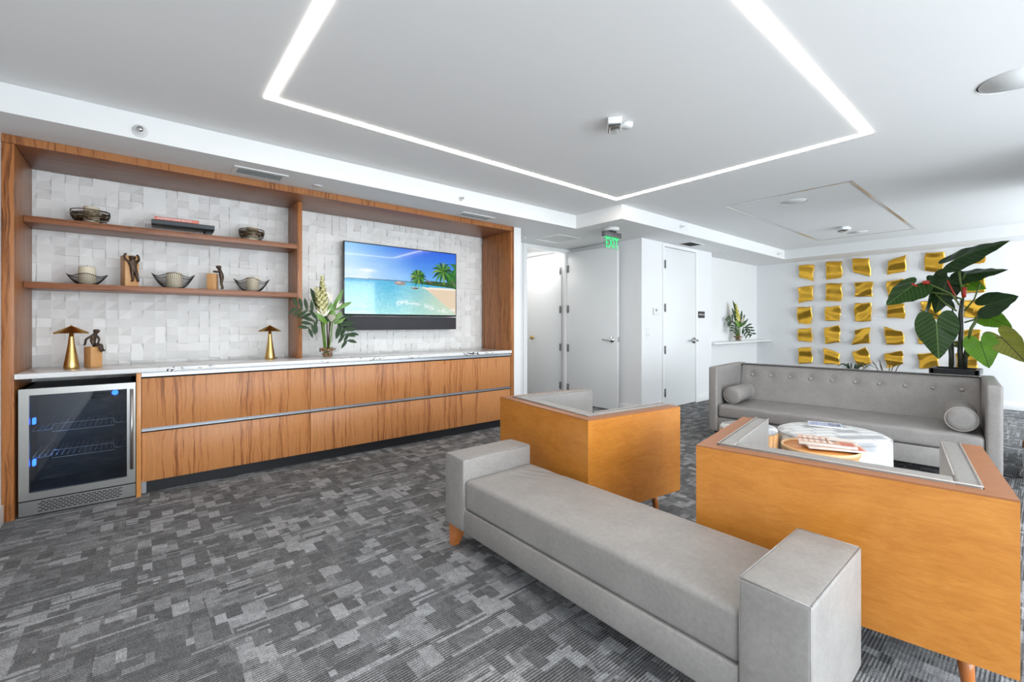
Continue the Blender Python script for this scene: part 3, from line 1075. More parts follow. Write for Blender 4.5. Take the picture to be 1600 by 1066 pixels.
def beach(wd=300, h=168):
    rs = np.random.RandomState(4)
    Y, Xx = np.mgrid[0:h, 0:wd]
    u, v = Xx / wd, Y / h

    def vnoise(sx, sy, seed):
        r = np.random.RandomState(seed).rand(int(sy) + 2, int(sx) + 2)
        gx, gy = u * sx, v * sy
        ix, iy = gx.astype(int), gy.astype(int)
        fx, fy = gx - ix, gy - iy
        fx, fy = fx * fx * (3 - 2 * fx), fy * fy * (3 - 2 * fy)
        return (r[iy, ix] * (1 - fx) + r[iy, ix + 1] * fx) * (1 - fy) + (r[iy + 1, ix] * (1 - fx) + r[iy + 1, ix + 1] * fx) * fy
    hz = 0.50
    img = np.zeros((h, wd, 3))

    def blend(m, c):
        nonlocal img
        m = np.clip(m, 0, 1)[..., None]
        img = img * (1 - m) + np.asarray(c, float) * m
    t = np.clip(v / hz, 0, 1)[..., None]
    right = np.array([20, 95, 225.]) * (1 - t) + np.array([120, 185, 245.]) * t
    left = np.array([150, 205, 248.]) * (1 - t) + np.array([215, 236, 252.]) * t  # window glare on the screen painted in as a whiter left sky
    k = np.clip((u - 0.05) / 0.55, 0, 1)[..., None]
    img = left * (1 - k) + right * k
    n = vnoise(7, 10, 1) * 0.6 + vnoise(16, 22, 2) * 0.4
    blend(np.clip((n - 0.5) * 3, 0, 1) * np.clip((v - 0.18) * 5, 0, 1) * np.clip(0.62 - u, 0, 1) * 1.1, (240, 245, 250))
    blend(np.exp(-(((u - 0.18) / 0.06) ** 2 + ((v - 0.37) / 0.022) ** 2)), (250, 250, 250))
    # sea
    ts = np.clip((v - hz) / (1 - hz), 0, 1)[..., None]
    sea = np.array([60, 175, 220.]) * (1 - ts) + np.array([170, 232, 232.]) * ts
    ripple = (vnoise(60, 50, 5) - 0.5) * 34 + (vnoise(25, 80, 6) - 0.5) * 20
    sea = sea + ripple[..., None] * np.array([1.0, 0.5, 0.35])
    m = (v > hz).astype(float)
    img = img * (1 - m[..., None]) + sea * m[..., None]
    # distant hills
    hill = hz - 0.018 * np.clip(1 - np.abs(u - 0.35) / 0.5, 0, 1)
    blend(((v > hill) & (v < hz + 0.004)) * 0.85, (60, 110, 150))
    # sand at right
    sand = (v - (0.565 + np.clip(0.9 - u, 0, 1) ** 1.4 * 0.25)) > 0
    edge = 0.585 + 0.40 * np.clip((u - 0.68) / 0.32, 0, 1) ** 1.1
    dry = (u > 0.66) & (v > 0.56 + 0.02 * (1 - u)) & (v < edge)
    blend(dry * 0.95, (238, 210, 180))
    wet = (u > 0.35) & (v >= edge - 0.03) & ~dry
    blend(wet * np.clip((u - 0.40) * 1.9, 0, 0.95) * np.clip(1.3 - (v - 0.6) * 1.5, 0, 1), (215, 222, 190))
    blend(dry * (v < 0.60) * 0.8, (250, 240, 228))
    foam = np.clip(1 - np.abs(v - (0.86 + 0.05 * np.sin(u * 9) + 0.14 * np.clip(u - 0.75, 0, 1))) / 0.05, 0, 1) * (vnoise(45, 40, 8) > 0.4)
    blend(foam * (u > 0.42) * 0.8, (245, 250, 250))
    # headland
    bot = 0.50 + 0.06 * np.clip((u - 0.5) / 0.5, 0, 1)
    top = 0.495 - 0.03 * np.clip((u - 0.5) / 0.25, 0, 1) + 0.012 * (vnoise(40, 2, 9) - 0.5)
    gm = (u > 0.5) & (v > top) & (v < bot)
    g = (vnoise(90, 60, 10))[..., None]
    img = np.where(gm[..., None], np.array([25, 60, 20.]) * (1 - g) + np.array([70, 110, 45.]) * g, img)
    # bush mass right
    bm_ = (u > 0.93 - 0.05 * np.sin(v * 20)) & (v > 0.16) & (v < 0.57)
    img = np.where(bm_[..., None], np.array([20, 80, 25.]) * (1 - g) + np.array([60, 150, 60.]) * g, img)
    # rocks
    for (cx, cy, rx, ry, c) in ((0.455, 0.527, 0.052, 0.028, (150, 130, 120)), (0.59, 0.59, 0.036, 0.013, (110, 85, 65))):
        d = ((u - cx) / rx) ** 2 + ((v - cy) / ry) ** 2
        blend((d < 1) * 1.0, c)
        blend(np.clip(1 - ((u - cx + rx * 0.3) / (rx * 0.6)) ** 2 - ((v - cy + ry * 0.4) / (ry * 0.5)) ** 2, 0, 1), (225, 205, 195))

    def seg(x0, y0, x1, y1, r0, r1, c):
        asp = h / wd
        dx, dy = x1 - x0, (y1 - y0) * asp
        L2 = dx * dx + dy * dy + 1e-12
        t_ = np.clip(((u - x0) * dx + (v - y0) * asp * dy) / L2, 0, 1)
        d = np.sqrt((u - x0 - dx * t_) ** 2 + ((v - y0) * asp - dy * t_) ** 2)
        blend((d < r0 + (r1 - r0) * t_) * 1.0, c)

    def palm(cx, cy, s, tx, ty):
        seg(cx, cy, (cx + tx) / 2, (cy + ty) / 2 - 0.01, 0.004, 0.005, (120, 100, 70))
        seg((cx + tx) / 2, (cy + ty) / 2 - 0.01, tx, ty, 0.005, 0.006, (120, 100, 70))
        for q in range(15):
            an = q / 15 * 2 * math.pi + 0.2
            ex, ey = cx + math.cos(an) * s * 0.62, cy + math.sin(an) * s * 1.0 + s * 0.25
            col = [(30, 95, 25), (70, 140, 35), (20, 70, 22), (120, 160, 50)][q % 4]
            mx, my = cx + math.cos(an) * s * 0.34, cy + math.sin(an) * s * 0.6
            seg(cx, cy, mx, my, 0.004, 0.011, col)
            seg(mx, my, ex, ey, 0.012, 0.001, col)
    palm(0.62, 0.40, 0.13, 0.75, 0.50)
    palm(0.865, 0.29, 0.19, 0.99, 0.50)
    return srgb(np.clip(img, 0, 255))


TVY = 4.640
c00, c10 = atY(537, 376, TVY), atY(713, 397, TVY)
tx0, tx1 = c00.x, c10.x
tz1, tz0 = 2.098, 1.325
tv = thing('television', 'wide flat television showing a tropical beach on the tiled wall', 'television', ((tx0 + tx1) / 2, TVY, tz0))
m = MB()
m.box(tx0, tx1, TVY, TVY + 0.035, tz0, tz1, 0.002)
m.box(tx0 + 0.3, tx1 - 0.3, TVY + 0.035, YB - 0.022, tz0 + 0.15, tz1 - 0.15)
m.build('bezel', M['screenblack'], tv, True)
bz = 0.010
pm = picture_mesh('screen', beach(), (tx0 + bz, TVY - 0.001, tz1 - bz), (tx1 - tx0 - 2 * bz, 0, 0), (0, 0, -(tz1 - tz0 - 2 * bz - 0.006)), M['screen'], tv)
for v in pm.data.vertices:
    v.co -= tv.location
sb = MB()
sb.box(tx0 + 0.02, tx1 - 0.02, TVY - 0.03, TVY + 0.08, 1.170, 1.312, 0.006)
sbo = tag(sb.build('soundbar', M['speaker']), 'dark grey soundbar mounted directly below the television', 'soundbar')
recenter(sbo)


# ------------------------------------------------------------------ brass lamps
def lamp(loc, label, s=1.0, first=None):
    t = thing('table_lamp', label, 'lamp', loc, 0, 'brass table lamps on the countertop')
    prof = [(0.039, 0), (0.041, 0.005), (0.0405, 0.025), (0.034, 0.065), (0.026, 0.12), (0.019, 0.17), (0.014, 0.22), (0.011, 0.262)]
    MB().lathe([(r * s, z * s) for r, z in prof], 32).build('lamp_base', M['brass'], t)
    m = MB()
    n = 88
    vs, fs = [], []
    for (r, z, amp) in ((0.004, 0.300, 0), (0.03, 0.285, 0.0018), (0.06, 0.267, 0.003), (0.088, 0.250, 0.0042)):
        for k in range(n):
            a = 2 * math.pi * k / n
            zz = z + (amp if k % 2 else -amp)
            vs.append((r * s * math.cos(a), r * s * math.sin(a), zz * s))
    for i in range(3):
        for k in range(n):
            k2 = (k + 1) % n
            fs.append((i * n + k, i * n + k2, (i + 1) * n + k2, (i + 1) * n + k))
    fs.append(tuple(range(n))[::-1])
    m.add(vs, fs)
    sh = m.build('lamp_shade', M['brass'], t)
    md = sh.modifiers.new('thick', 'SOLIDIFY')
    md.thickness = 0.0015
    MB().sphere((0, 0, 0.303 * s), 0.006 * s).build('finial', M['brass'], t)
    return t


lamp((-0.379, 4.37, 0.918), 'brass table lamp with pleated cone shade left of the seated figure', 1.0)
l2 = lamp((0.885, 4.46, 0.918), 'brass table lamp with pleated cone shade beside the walnut divider', 1.0)
MB().tube([(0.03, 0.02, 0.004), (0.05, 0.04, 0.005), (0.07, 0.05, 0.006)], 0.004, 6).build('power_cord', M['wire'], l2)


# ------------------------------------------------------------------ bronze figures on wooden blocks
def figure(name, joints, edges, parent, mat, root):
    me = bpy.data.meshes.new(name)
    keys = list(joints)
    me.from_pydata([joints[k][0] for k in keys], [(keys.index(a), keys.index(b)) for a, b in edges], [])
    o = bpy.data.objects.new(name, me)
    C.objects.link(o)
    me.materials.append(mat)
    o.modifiers.new('skin', 'SKIN')
    if not me.skin_vertices:
        bm = bmesh.new()
        bm.from_mesh(me)
        bm.verts.layers.skin.verify()
        bm.to_mesh(me)
        bm.free()
    for k, sv in zip(keys, me.skin_vertices[0].data):
        r = joints[k][1] * {'hea': 1.45, 'top': 1.5, 'che': 1.15, 'bel': 1.1}.get(k, 1.0)
        sv.radius = (r, r) if not isinstance(r, tuple) else r
        sv.use_root = (k == root)
    sd = o.modifiers.new('sub', 'SUBSURF')
    sd.levels = sd.render_levels = 2
    o.modifiers['skin'].use_smooth_shade = True
    bpy.context.view_layer.update()
    dg = bpy.context.evaluated_depsgraph_get()
    me2 = bpy.data.meshes.new_from_object(o.evaluated_get(dg))
    bpy.data.objects.remove(o, do_unlink=True)
    o = bpy.data.objects.new(name, me2)
    C.objects.link(o)
    me2.materials.clear()
    me2.materials.append(mat)
    for p in me2.polygons:
        p.use_smooth = True
    o.parent = parent
    return o


BODY = [('pel', 'bel'), ('bel', 'che'), ('che', 'nec'), ('nec', 'hea'), ('hea', 'top'),
        ('che', 'ls'), ('ls', 'le'), ('le', 'lh'), ('lh', 'lf'), ('che', 'rs'), ('rs', 're'), ('re', 'rh'), ('rh', 'rf'),
        ('pel', 'lp'), ('lp', 'lk'), ('lk', 'la'), ('la', 'lt'), ('pel', 'rp'), ('rp', 'rk'), ('rk', 'ra'), ('ra', 'rt')]

# climbing boy
t = thing('figurine', 'tall wooden block with a bronze boy clinging on, both arms raised', 'sculpture', (-0.072, 4.55, 1.522), R(20), 'bronze figures on wooden blocks')
MB().box(-0.043, 0.043, -0.043, 0.043, 0, 0.238, 0.002).build('block', M['blockwood'], t)
yf = -0.055
J = {'pel': ((0.008, yf, 0.125), 0.019), 'bel': ((0.004, yf, 0.150), 0.018), 'che': ((0, yf, 0.180), 0.020), 'nec': ((0, yf, 0.203), 0.010), 'hea': ((-0.002, yf, 0.222), 0.019), 'top': ((-0.002, yf, 0.238), 0.015),
     'ls': ((-0.024, yf, 0.190), 0.010), 'le': ((-0.046, yf + 0.006, 0.208), 0.0085), 'lh': ((-0.048, yf + 0.010, 0.240), 0.008), 'lf': ((-0.034, yf + 0.014, 0.252), 0.008),
     'rs': ((0.024, yf, 0.190), 0.010), 're': ((0.042, yf + 0.006, 0.205), 0.0085), 'rh': ((0.040, yf + 0.010, 0.236), 0.008), 'rf': ((0.028, yf + 0.014, 0.250), 0.008),
     'lp': ((-0.004, yf, 0.112), 0.013), 'lk': ((0.0, yf, 0.080), 0.011), 'la': ((0.002, yf, 0.046), 0.008), 'lt': ((-0.010, yf - 0.008, 0.040), 0.007),
     'rp': ((0.020, yf, 0.112), 0.013), 'rk': ((0.026, yf, 0.080), 0.011), 'ra': ((0.036, yf, 0.046), 0.008), 'rt': ((0.026, yf - 0.010, 0.040), 0.007)}
figure('bronze_boy', J, BODY, t, M['bronze'], 'pel')
# boy leaning against the shorter block
t = thing('figurine', 'short wooden block with a bronze boy leaning over its right side', 'sculpture', (0.466, 4.56, 1.522), 0, 'bronze figures on wooden blocks')
MB().box(-0.034, 0.034, -0.034, 0.034, 0, 0.140, 0.002, mat=Matrix.Rotation(R(-20), 4, 'Z')).build('block', M['blockwood'], t)
J = {'pel': ((0.062, -0.02, 0.108), 0.018), 'bel': ((0.062, -0.02, 0.130), 0.019), 'che': ((0.056, -0.02, 0.158), 0.020), 'nec': ((0.046, -0.02, 0.182), 0.010), 'hea': ((0.040, -0.02, 0.200), 0.018), 'top': ((0.040, -0.02, 0.214), 0.013),
     'ls': ((0.048, -0.042, 0.168), 0.010), 'le': ((0.030, -0.046, 0.156), 0.008), 'lh': ((0.012, -0.040, 0.160), 0.0075), 'lf': ((0.0, -0.036, 0.158), 0.007),
     'rs': ((0.048, 0.004, 0.168), 0.010), 're': ((0.030, 0.010, 0.158), 0.008), 'rh': ((0.012, 0.006, 0.162), 0.0075), 'rf': ((0.002, 0.002, 0.160), 0.007),
     'lp': ((0.064, -0.032, 0.094), 0.013), 'lk': ((0.058, -0.034, 0.060), 0.011), 'la': ((0.066, -0.034, 0.022), 0.008), 'lt': ((0.056, -0.038, 0.012), 0.008),
     'rp': ((0.064, -0.008, 0.094), 0.013), 'rk': ((0.062, -0.006, 0.060), 0.011), 'ra': ((0.074, -0.006, 0.022), 0.008), 'rt': ((0.066, -0.006, 0.012), 0.008)}
figure('bronze_boy', J, BODY, t, M['bronze'], 'pel')
# sitting boy on the counter
t = thing('figurine', 'wooden block on the countertop with a bronze boy sitting on top', 'sculpture', (-0.272, 4.44, 0.918), 0, 'bronze figures on wooden blocks')
MB().box(-0.036, 0.036, -0.036, 0.036, 0, 0.150, 0.002, mat=Matrix.Rotation(R(35), 4, 'Z')).build('block', M['blockwood'], t)
J = {'pel': ((-0.010, -0.01, 0.178), 0.022), 'bel': ((-0.006, -0.01, 0.205), 0.022), 'che': ((0.006, -0.01, 0.240), 0.025), 'nec': ((0.016, -0.01, 0.268), 0.011), 'hea': ((0.024, -0.01, 0.290), 0.021), 'top': ((0.024, -0.01, 0.306), 0.015),
     'ls': ((-0.006, -0.036, 0.250), 0.012), 'le': ((-0.044, -0.044, 0.222), 0.010), 'lh': ((-0.050, -0.036, 0.184), 0.009), 'lf': ((-0.058, -0.030, 0.170), 0.008),
     'rs': ((0.022, 0.016, 0.250), 0.012), 're': ((0.040, 0.018, 0.222), 0.010), 'rh': ((0.034, 0.012, 0.192), 0.009), 'rf': ((0.030, 0.010, 0.178), 0.008),
     'lp': ((0.006, -0.030, 0.174), 0.017), 'lk': ((0.050, -0.050, 0.172), 0.014), 'la': ((0.052, -0.056, 0.126), 0.010), 'lt': ((0.066, -0.070, 0.114), 0.009),
     'rp': ((0.010, 0.006, 0.174), 0.017), 'rk': ((0.058, -0.012, 0.172), 0.014), 'ra': ((0.064, -0.020, 0.132), 0.010), 'rt': ((0.080, -0.034, 0.120), 0.009)}
J = {k: ((v[0][0] * 0.80, v[0][1] * 0.80, 0.150 + (v[0][2] - 0.158) * 0.86), v[1] * 0.80) for k, v in J.items()}
figure('bronze_boy', J, BODY, t, M['bronze'], 'pel')


# ------------------------------------------------------------------ bowls and candles on the shelves
def nest_bowl(loc, r, h, label):
    rn = random.Random(int(r * 1000))
    m = MB()
    for k in range(26):
        tilt = rn.uniform(-0.35, 0.35)
        ph = rn.uniform(0, 6.28)
        zz = rn.uniform(0.12, 0.9)
        pts = []
        for i in range(26):
            a = 2 * math.pi * i / 26
            z = zz + 0.28 * math.sin(a + ph) * tilt * 2.2 + 0.04 * math.sin(3 * a + ph)
            z = min(max(z, 0.03), 0.98)
            rr = r * (0.55 + 0.45 * math.sin(min(1, z * 1.15 + 0.12) * math.pi * 0.5)) * (1 + 0.02 * math.sin(5 * a + ph))
            pts.append((rr * math.cos(a), rr * math.sin(a), 0.003 + z * h))
        m.tube(pts, 0.0017, 4, closed=True)
    for z, rr in ((0.003, 0.62), (h, 1.0)):
        m.tube([(r * rr * math.cos(2 * math.pi * i / 32), r * rr * math.sin(2 * math.pi * i / 32), z) for i in range(32)], 0.003, 5, closed=True)
    o = m.build('wire_bowl', M['wirebrass'])
    o.location = loc
    return tag(o, label, 'bowl', 'wire nest bowls on the top shelf')


def wave_bowl(loc, r, h, label, ph=0.0, hi=0.25):
    m = MB()
    n = 64
    rim = []
    for k in range(n):
        a = 2 * math.pi * k / n
        lift = 1 + hi * math.cos(4 * a + ph)
        rr = r * (1 + 0.03 * math.cos(4 * a + ph))
        pts = []
        for i in range(7):
            t_ = i / 6
            q = math.sin(t_ * math.pi / 2)
            rad = r * 0.36 + (rr - r * 0.36) * (t_ ** 0.72)
            z = 0.003 + (h * lift * 0.86) * (t_ ** 1.25)
            pts.append((rad * math.cos(a), rad * math.sin(a), z))
        m.tube(pts, 0.0013, 4)
        rim.append(pts[-1])
    m.tube(rim, 0.0028, 6, closed=True)
    m.tube([(r * 0.36 * math.cos(2 * math.pi * i / 32), r * 0.36 * math.sin(2 * math.pi * i / 32), 0.003) for i in range(32)], 0.0028, 5, closed=True)
    o = m.build('wire_bowl', M['wire'])
    o.location = loc
    return tag(o, label, 'bowl', 'wavy black wire bowls on the lower shelf')


def candle(loc, r, h, label):
    t = thing('pillar_candle', label, 'candle', loc, 0, 'cream pillar candles standing in the wire bowls')
    MB().lathe([(r * 0.97, 0), (r, 0.004), (r, h - 0.004), (r * 0.95, h), (r * 0.3, h - 0.003)], 28).build('wax', M['candle'], t)
    MB().tube([(0, 0, h - 0.003), (0.001, 0, h + 0.012)], 0.0015, 5).build('wick', M['wire'], t)
    return t


S1, S2 = 1.968, 1.521
nest_bowl((-0.293, 4.55, S1), 0.108, 0.100, 'larger wire nest bowl at the left end of the top shelf')
candle((-0.288, 4.55, S1), 0.046, 0.135, 'cream pillar candle inside the larger nest bowl on the top shelf')
nest_bowl((0.757, 4.55, S1), 0.098, 0.105, 'smaller wire nest bowl at the right end of the top shelf')
candle((0.762, 4.55, S1), 0.046, 0.13, 'cream pillar candle inside the nest bowl right of the books')
wave_bowl((-0.311, 4.55, S2), 0.108, 0.078, 'flat wavy wire bowl at the left end of the lower shelf', 0.1, 0.13)
candle((-0.311, 4.55, S2), 0.048, 0.135, 'cream candle rising high out of the leftmost wavy bowl')
wave_bowl((0.200, 4.55, S2), 0.136, 0.118, 'largest wavy wire bowl, between the two bronze climbers', 0.25, 0.13)
candle((0.205, 4.55, S2), 0.052, 0.13, 'cream candle inside the middle wavy wire bowl')
wave_bowl((0.757, 4.55, S2), 0.134, 0.112, 'wavy wire bowl at the right end of the lower shelf, by the divider', 0.75, 0.15)
candle((0.765, 4.55, S2), 0.050, 0.128, 'cream candle inside the wavy bowl nearest the divider')

# books on their acrylic riser
t = thing('acrylic_riser', 'clear acrylic riser with black end block under the books', 'display stand', (0.24, 4.55, S1))
MB().box(-0.22, 0.16, -0.07, 0.07, 0.040, 0.046).box(-0.22, -0.214, -0.07, 0.07, 0, 0.040).build('acrylic_sheet', M['acrylic'], t)
MB().box(0.165, 0.215, -0.06, 0.06, 0.0, 0.046, 0.001).build('end_block', M['black'], t)
t = thing('book', 'large charcoal book lying on the acrylic riser', 'book', (0.265, 4.53, S1 + 0.047), R(-2))
MB().box(-0.205, 0.205, -0.10, 0.10, 0.0, 0.004).box(-0.205, 0.205, -0.10, 0.10, 0.030, 0.034).box(-0.205, 0.205, -0.10, -0.096, 0.0, 0.034).build('cover', M['darkbook'], t)
MB().box(-0.20, 0.20, -0.096, 0.096, 0.004, 0.030).build('pages', M['paper'], t)
t = thing('book', 'coral book with white title on top of the charcoal book', 'book', (0.222, 4.52, S1 + 0.082), R(-3))
MB().box(-0.143, 0.143, -0.08, 0.08, 0.0, 0.003).box(-0.143, 0.143, -0.08, 0.08, 0.023, 0.026).box(-0.143, 0.143, -0.08, -0.077, 0.0, 0.026).build('cover', M['coral'], t)
MB().box(-0.14, 0.14, -0.077, 0.077, 0.003, 0.023).build('pages', M['paper'], t)
text_mesh('INSPIRATIONS BOOK', 0.020, M['white'], 'spine_title', t, (-0.015, -0.0806, 0.013), (R(90), 0, 0), 0.0004, sx=1.15)


# ------------------------------------------------------------------ blades, fronds and flowers
def blade(m, p0, p1, width, bend=Vector((0, 0, 0)), nrm=Vector((0, -1, 0)), n=8, fold=0.15, prof=None):
    p0, p1 = Vector(p0), Vector(p1)
    ax = (p1 - p0)
    side = ax.cross(nrm)
    if side.length < 1e-6:
        side = Vector((1, 0, 0))
    side.normalize()
    nn = side.cross(ax).normalized()
    rows = []
    for i in range(n + 1):
        t_ = i / n
        c = p0 + ax * t_ + bend * (4 * t_ * (1 - t_)) * 1.0
        w_ = width * (math.sin(math.pi * min(1, t_ * 0.94 + 0.05)) ** 0.8) * (1 if prof is None else prof(t_))
        if i == n:
            w_ = width * 0.02
        rows.append([c + side * w_ * 0.5, c - nn * w_ * fold, c - side * w_ * 0.5])
    vs = [tuple(p) for r in rows for p in r]
    fs = []
    for i in range(n):
        for k in range(2):
            a = i * 3 + k
            fs.append((a, a + 1, a + 4, a + 3))
    m.add(vs, fs, True)


def frond(m, p0, p1, ln, droop, n=7, nrm=Vector((0, -1, 0)), wd=0.012):
    p0, p1 = Vector(p0), Vector(p1)
    pts = [p0 + (p1 - p0) * (i / 8) + Vector((0, 0, droop * math.sin(math.pi * i / 8))) for i in range(9)]
    m.tube(pts, [0.0035] * 5 + [0.002] * 4, 5)
    for i in range(1, n + 1):
        t_ = 0.25 + 0.75 * i / n
        k = min(7, int(t_ * 8))
        c = pts[k].lerp(pts[min(8, k + 1)], t_ * 8 - k)
        d = (pts[min(8, k + 1)] - pts[k]).normalized()
        sd = d.cross(nrm).normalized()
        for s in (-1, 1):
            e = c + (d * 0.55 + sd * s * 0.85).normalized() * ln * (1.0 - 0.45 * abs(t_ - 0.5))
            blade(m, c, e, wd, Vector((0, 0, 0.004)), nrm, 4)


def arrangement(loc, s, label, ginger, offs, rx=Vector((1, 0, 0))):
    """offs: mapping helper giving local points from picture-like offsets (right, up, toward camera)"""
    t = thing('flower_arrangement', label, 'flowers', loc, 0, 'tropical flower arrangements in low glass vases')
    tc = Vector((rx.y, -rx.x, 0))

    def P(r, u, d=0.0):
        v = rx * r + tc * d
        return Vector((v.x, v.y, u)) * s
    nr = tc
    m = MB()
    m.lathe([(0.058, 0), (0.058, 0.048), (0.084, 0.052), (0.086, 0.100), (0.080, 0.100), (0.078, 0.058), (0.052, 0.052), (0.052, 0.004)], 28, capt=False)
    for v in m.bm.verts:
        v.co *= s
    m.build('vase', M['vaseglass'], t)
    m = MB()
    rn = random.Random(5)
    for k in range(120):
        a = rn.uniform(0, 6.28)
        if k < 50:
            rr, z = rn.uniform(0.02, 0.042), rn.uniform(0.012, 0.05)
        else:
            rr, z = rn.uniform(0.03, 0.068), rn.uniform(0.066, 0.094)
        m.sphere((rr * math.cos(a) * s, rr * math.sin(a) * s, z * s), rn.uniform(0.008, 0.013) * s, (1, 1, 0.75), 6, 4)
    pe = m.build('pebbles', M['pebble'], t)
    pe['kind'] = 'stuff'
    m = MB()
    for (r, u, r2, u2, d) in ((0.005, 0.02, 0.02, 0.42, 0.01), (0.01, 0.02, 0.0, 0.40, -0.02), (-0.01, 0.02, 0.04, 0.44, 0.0)):
        m.tube([P(r, u, d), P((r + r2) / 2, (u + u2) / 2, d), P(r2, u2, d)], 0.006 * s, 6)
    m.build('woody_stem', M['twig'], t)
    m = MB()
    for (r, u, r2, u2, d) in ((-0.02, 0.02, -0.055, 0.36, 0.0), (-0.015, 0.02, -0.045, 0.36, 0.02), (0.0, 0.02, 0.05, 0.42, 0.02), (-0.01, 0.02, -0.03, 0.38, -0.02), (-0.02, 0.02, -0.06, 0.40, -0.02)):
        m.tube([P(r, u, d), P((r + r2) / 2, (u + u2) / 2, d + 0.01), P(r2, u2, d)], 0.0065 * s, 6)
    m.build('green_stem', M['leafl'], t)
    # dark fronds
    for (r, u, r2, u2, dr, d) in offs['fronds']:
        m = MB()
        frond(m, P(r, u, d), P(r2, u2, d + 0.05), 0.135 * s, dr * s, 4, nr, 0.034 * s)
        m.build('palm_frond', M['fern'], t)
    for (r, u, r2, u2, wd, d, mt) in offs['leaves']:
        m = MB()
        blade(m, P(r, u, d), P(r2, u2, d + 0.02), wd * s, nr * 0.02 * s, nr, 8)
        m.build('leaf', M[mt], t)
    # ginger spikes: overlapping bracts round a stem
    for (r, u, r2, u2, rad) in offs['spikes']:
        m = MB()
        p0, p1 = P(r, u, 0.02), P(r2, u2, 0.02)
        ax = (p1 - p0)
        L = ax.length
        ax.normalize()
        e1 = ax.orthogonal().normalized()
        e2 = ax.cross(e1)
        nb = 46
        for k in range(nb):
            q = k / nb
            an = k * 2.4
            dr = e1 * math.cos(an) + e2 * math.sin(an)
            c = p0 + ax * L * q
            wd = rad * s * (1.05 - 0.65 * q) * min(1, 0.5 + q * 3)
            blade(m, c, c + dr * wd + ax * wd * 0.85, wd * 0.9, ax * -0.004, dr.cross(ax).cross(dr), 4, 0.3)
        m.tube([p0, p1], 0.008 * s, 6)
        m.build('flower_spike', M[ginger], t)
    for (r, u) in offs['proteas']:
        m = MB()
        c = P(r, u, 0.06)
        for ring, (nb, tilt, ln) in enumerate(((12, 1.0, 0.075), (12, 0.7, 0.085), (8, 0.35, 0.085))):
            for k in range(nb):
                an = 2 * math.pi * (k + ring * 0.5) / nb
                d = Vector((math.cos(an) * tilt, math.sin(an) * tilt, 1.1)).normalized()
                blade(m, c, c + d * ln * s, 0.024 * s, Vector((0, 0, 0)), Vector((-math.sin(an), math.cos(an), 0)).cross(d), 5, 0.25)
        m.build('protea', M['petalw'], t)
    m = MB()
    for (r, u, r2, u2) in offs['stars']:
        blade(m, P(r, u, 0.05), P(r2, u2, 0.06), 0.018 * s, Vector((0, 0, 0)), nr, 5)
    m.build('petal', M['petalw'], t)
    return t


OFF1 = dict(
    fronds=[(-0.04, 0.37, -0.30, 0.50, 0.02, 0.0), (-0.05, 0.35, -0.21, 0.30, 0.05, 0.06), (0.05, 0.36, 0.17, 0.17, 0.05, 0.03), (0.05, 0.40, 0.20, 0.24, 0.06, 0.0)],
    leaves=[(0.0, 0.36, 0.05, 0.48, 0.06, 0.04, 'leafl'), (-0.02, 0.34, -0.14, 0.45, 0.05, 0.05, 'leafl'), (0.03, 0.36, 0.13, 0.46, 0.05, 0.03, 'leafl'),
            (0.03, 0.45, 0.15, 0.70, 0.05, 0.0, 'leafl'), (0.05, 0.48, 0.24, 0.57, 0.045, 0.0, 'leafl'), (-0.03, 0.40, -0.16, 0.70, 0.07, -0.04, 'fern'),
            (-0.02, 0.45, -0.055, 0.80, 0.07, -0.05, 'fern'), (0.0, 0.36, 0.03, 0.56, 0.07, 0.0, 'leafl'), (0.05, 0.34, 0.16, 0.40, 0.035, 0.04, 'leafl'), (0.0, 0.42, -0.06, 0.36, 0.06, 0.03, 'fern')],
    spikes=[(-0.035, 0.40, -0.115, 0.70, 0.062), (-0.030, 0.48, -0.060, 0.82, 0.058)],
    proteas=[(0.02, 0.36)],
    stars=[(0.02, 0.56, -0.03, 0.68), (0.025, 0.57, 0.0, 0.66), (0.03, 0.57, 0.025, 0.68), (0.07, 0.50, 0.10, 0.58), (0.07, 0.50, 0.13, 0.56),
           (-0.06, 0.41, -0.13, 0.48), (-0.05, 0.41, -0.02, 0.50), (-0.05, 0.41, -0.09, 0.50), (-0.04, 0.41, 0.01, 0.50)])
arrangement((1.345, 4.33, 0.918), 0.93, 'flower arrangement with cream ginger spikes on the countertop left of the television', 'petal', OFF1)
OFF2 = dict(
    fronds=[(-0.05, 0.30, -0.26, 0.36, 0.05, 0.0), (-0.05, 0.28, -0.18, 0.20, 0.05, 0.04), (0.06, 0.30, 0.22, 0.14, 0.05, 0.03), (0.05, 0.30, 0.16, 0.12, 0.03, 0.0)],
    leaves=[(-0.03, 0.30, -0.16, 0.62, 0.07, 0.0, 'fern'), (-0.02, 0.40, -0.14, 0.76, 0.06, 0.0, 'fern'), (0.02, 0.35, 0.06, 0.58, 0.05, 0.0, 'fern'),
            (0.03, 0.34, 0.13, 0.50, 0.05, 0.0, 'fern'), (0.0, 0.26, 0.14, 0.38, 0.07, 0.03, 'leafl'), (0.0, 0.26, 0.18, 0.42, 0.04, 0.03, 'fern'),
            (0.0, 0.26, -0.12, 0.38, 0.06, 0.03, 'leafl'), (0.0, 0.24, 0.02, 0.40, 0.08, 0.0, 'leafl'), (0.0, 0.3, 0.09, 0.44, 0.05, 0.02, 'leafl')],
    spikes=[(-0.02, 0.36, -0.075, 0.70, 0.062), (-0.01, 0.34, -0.04, 0.52, 0.055)],
    proteas=[(0.03, 0.33)],
    stars=[(0.0, 0.36, -0.10, 0.44), (0.0, 0.36, -0.06, 0.46), (0.03, 0.38, 0.07, 0.46)])
arrangement((8.40, 3.60, 0.927), 0.98, 'flower arrangement with a yellow ginger spike on the alcove ledge', 'petaly', OFF2, Vector((0.9, -0.436, 0)))

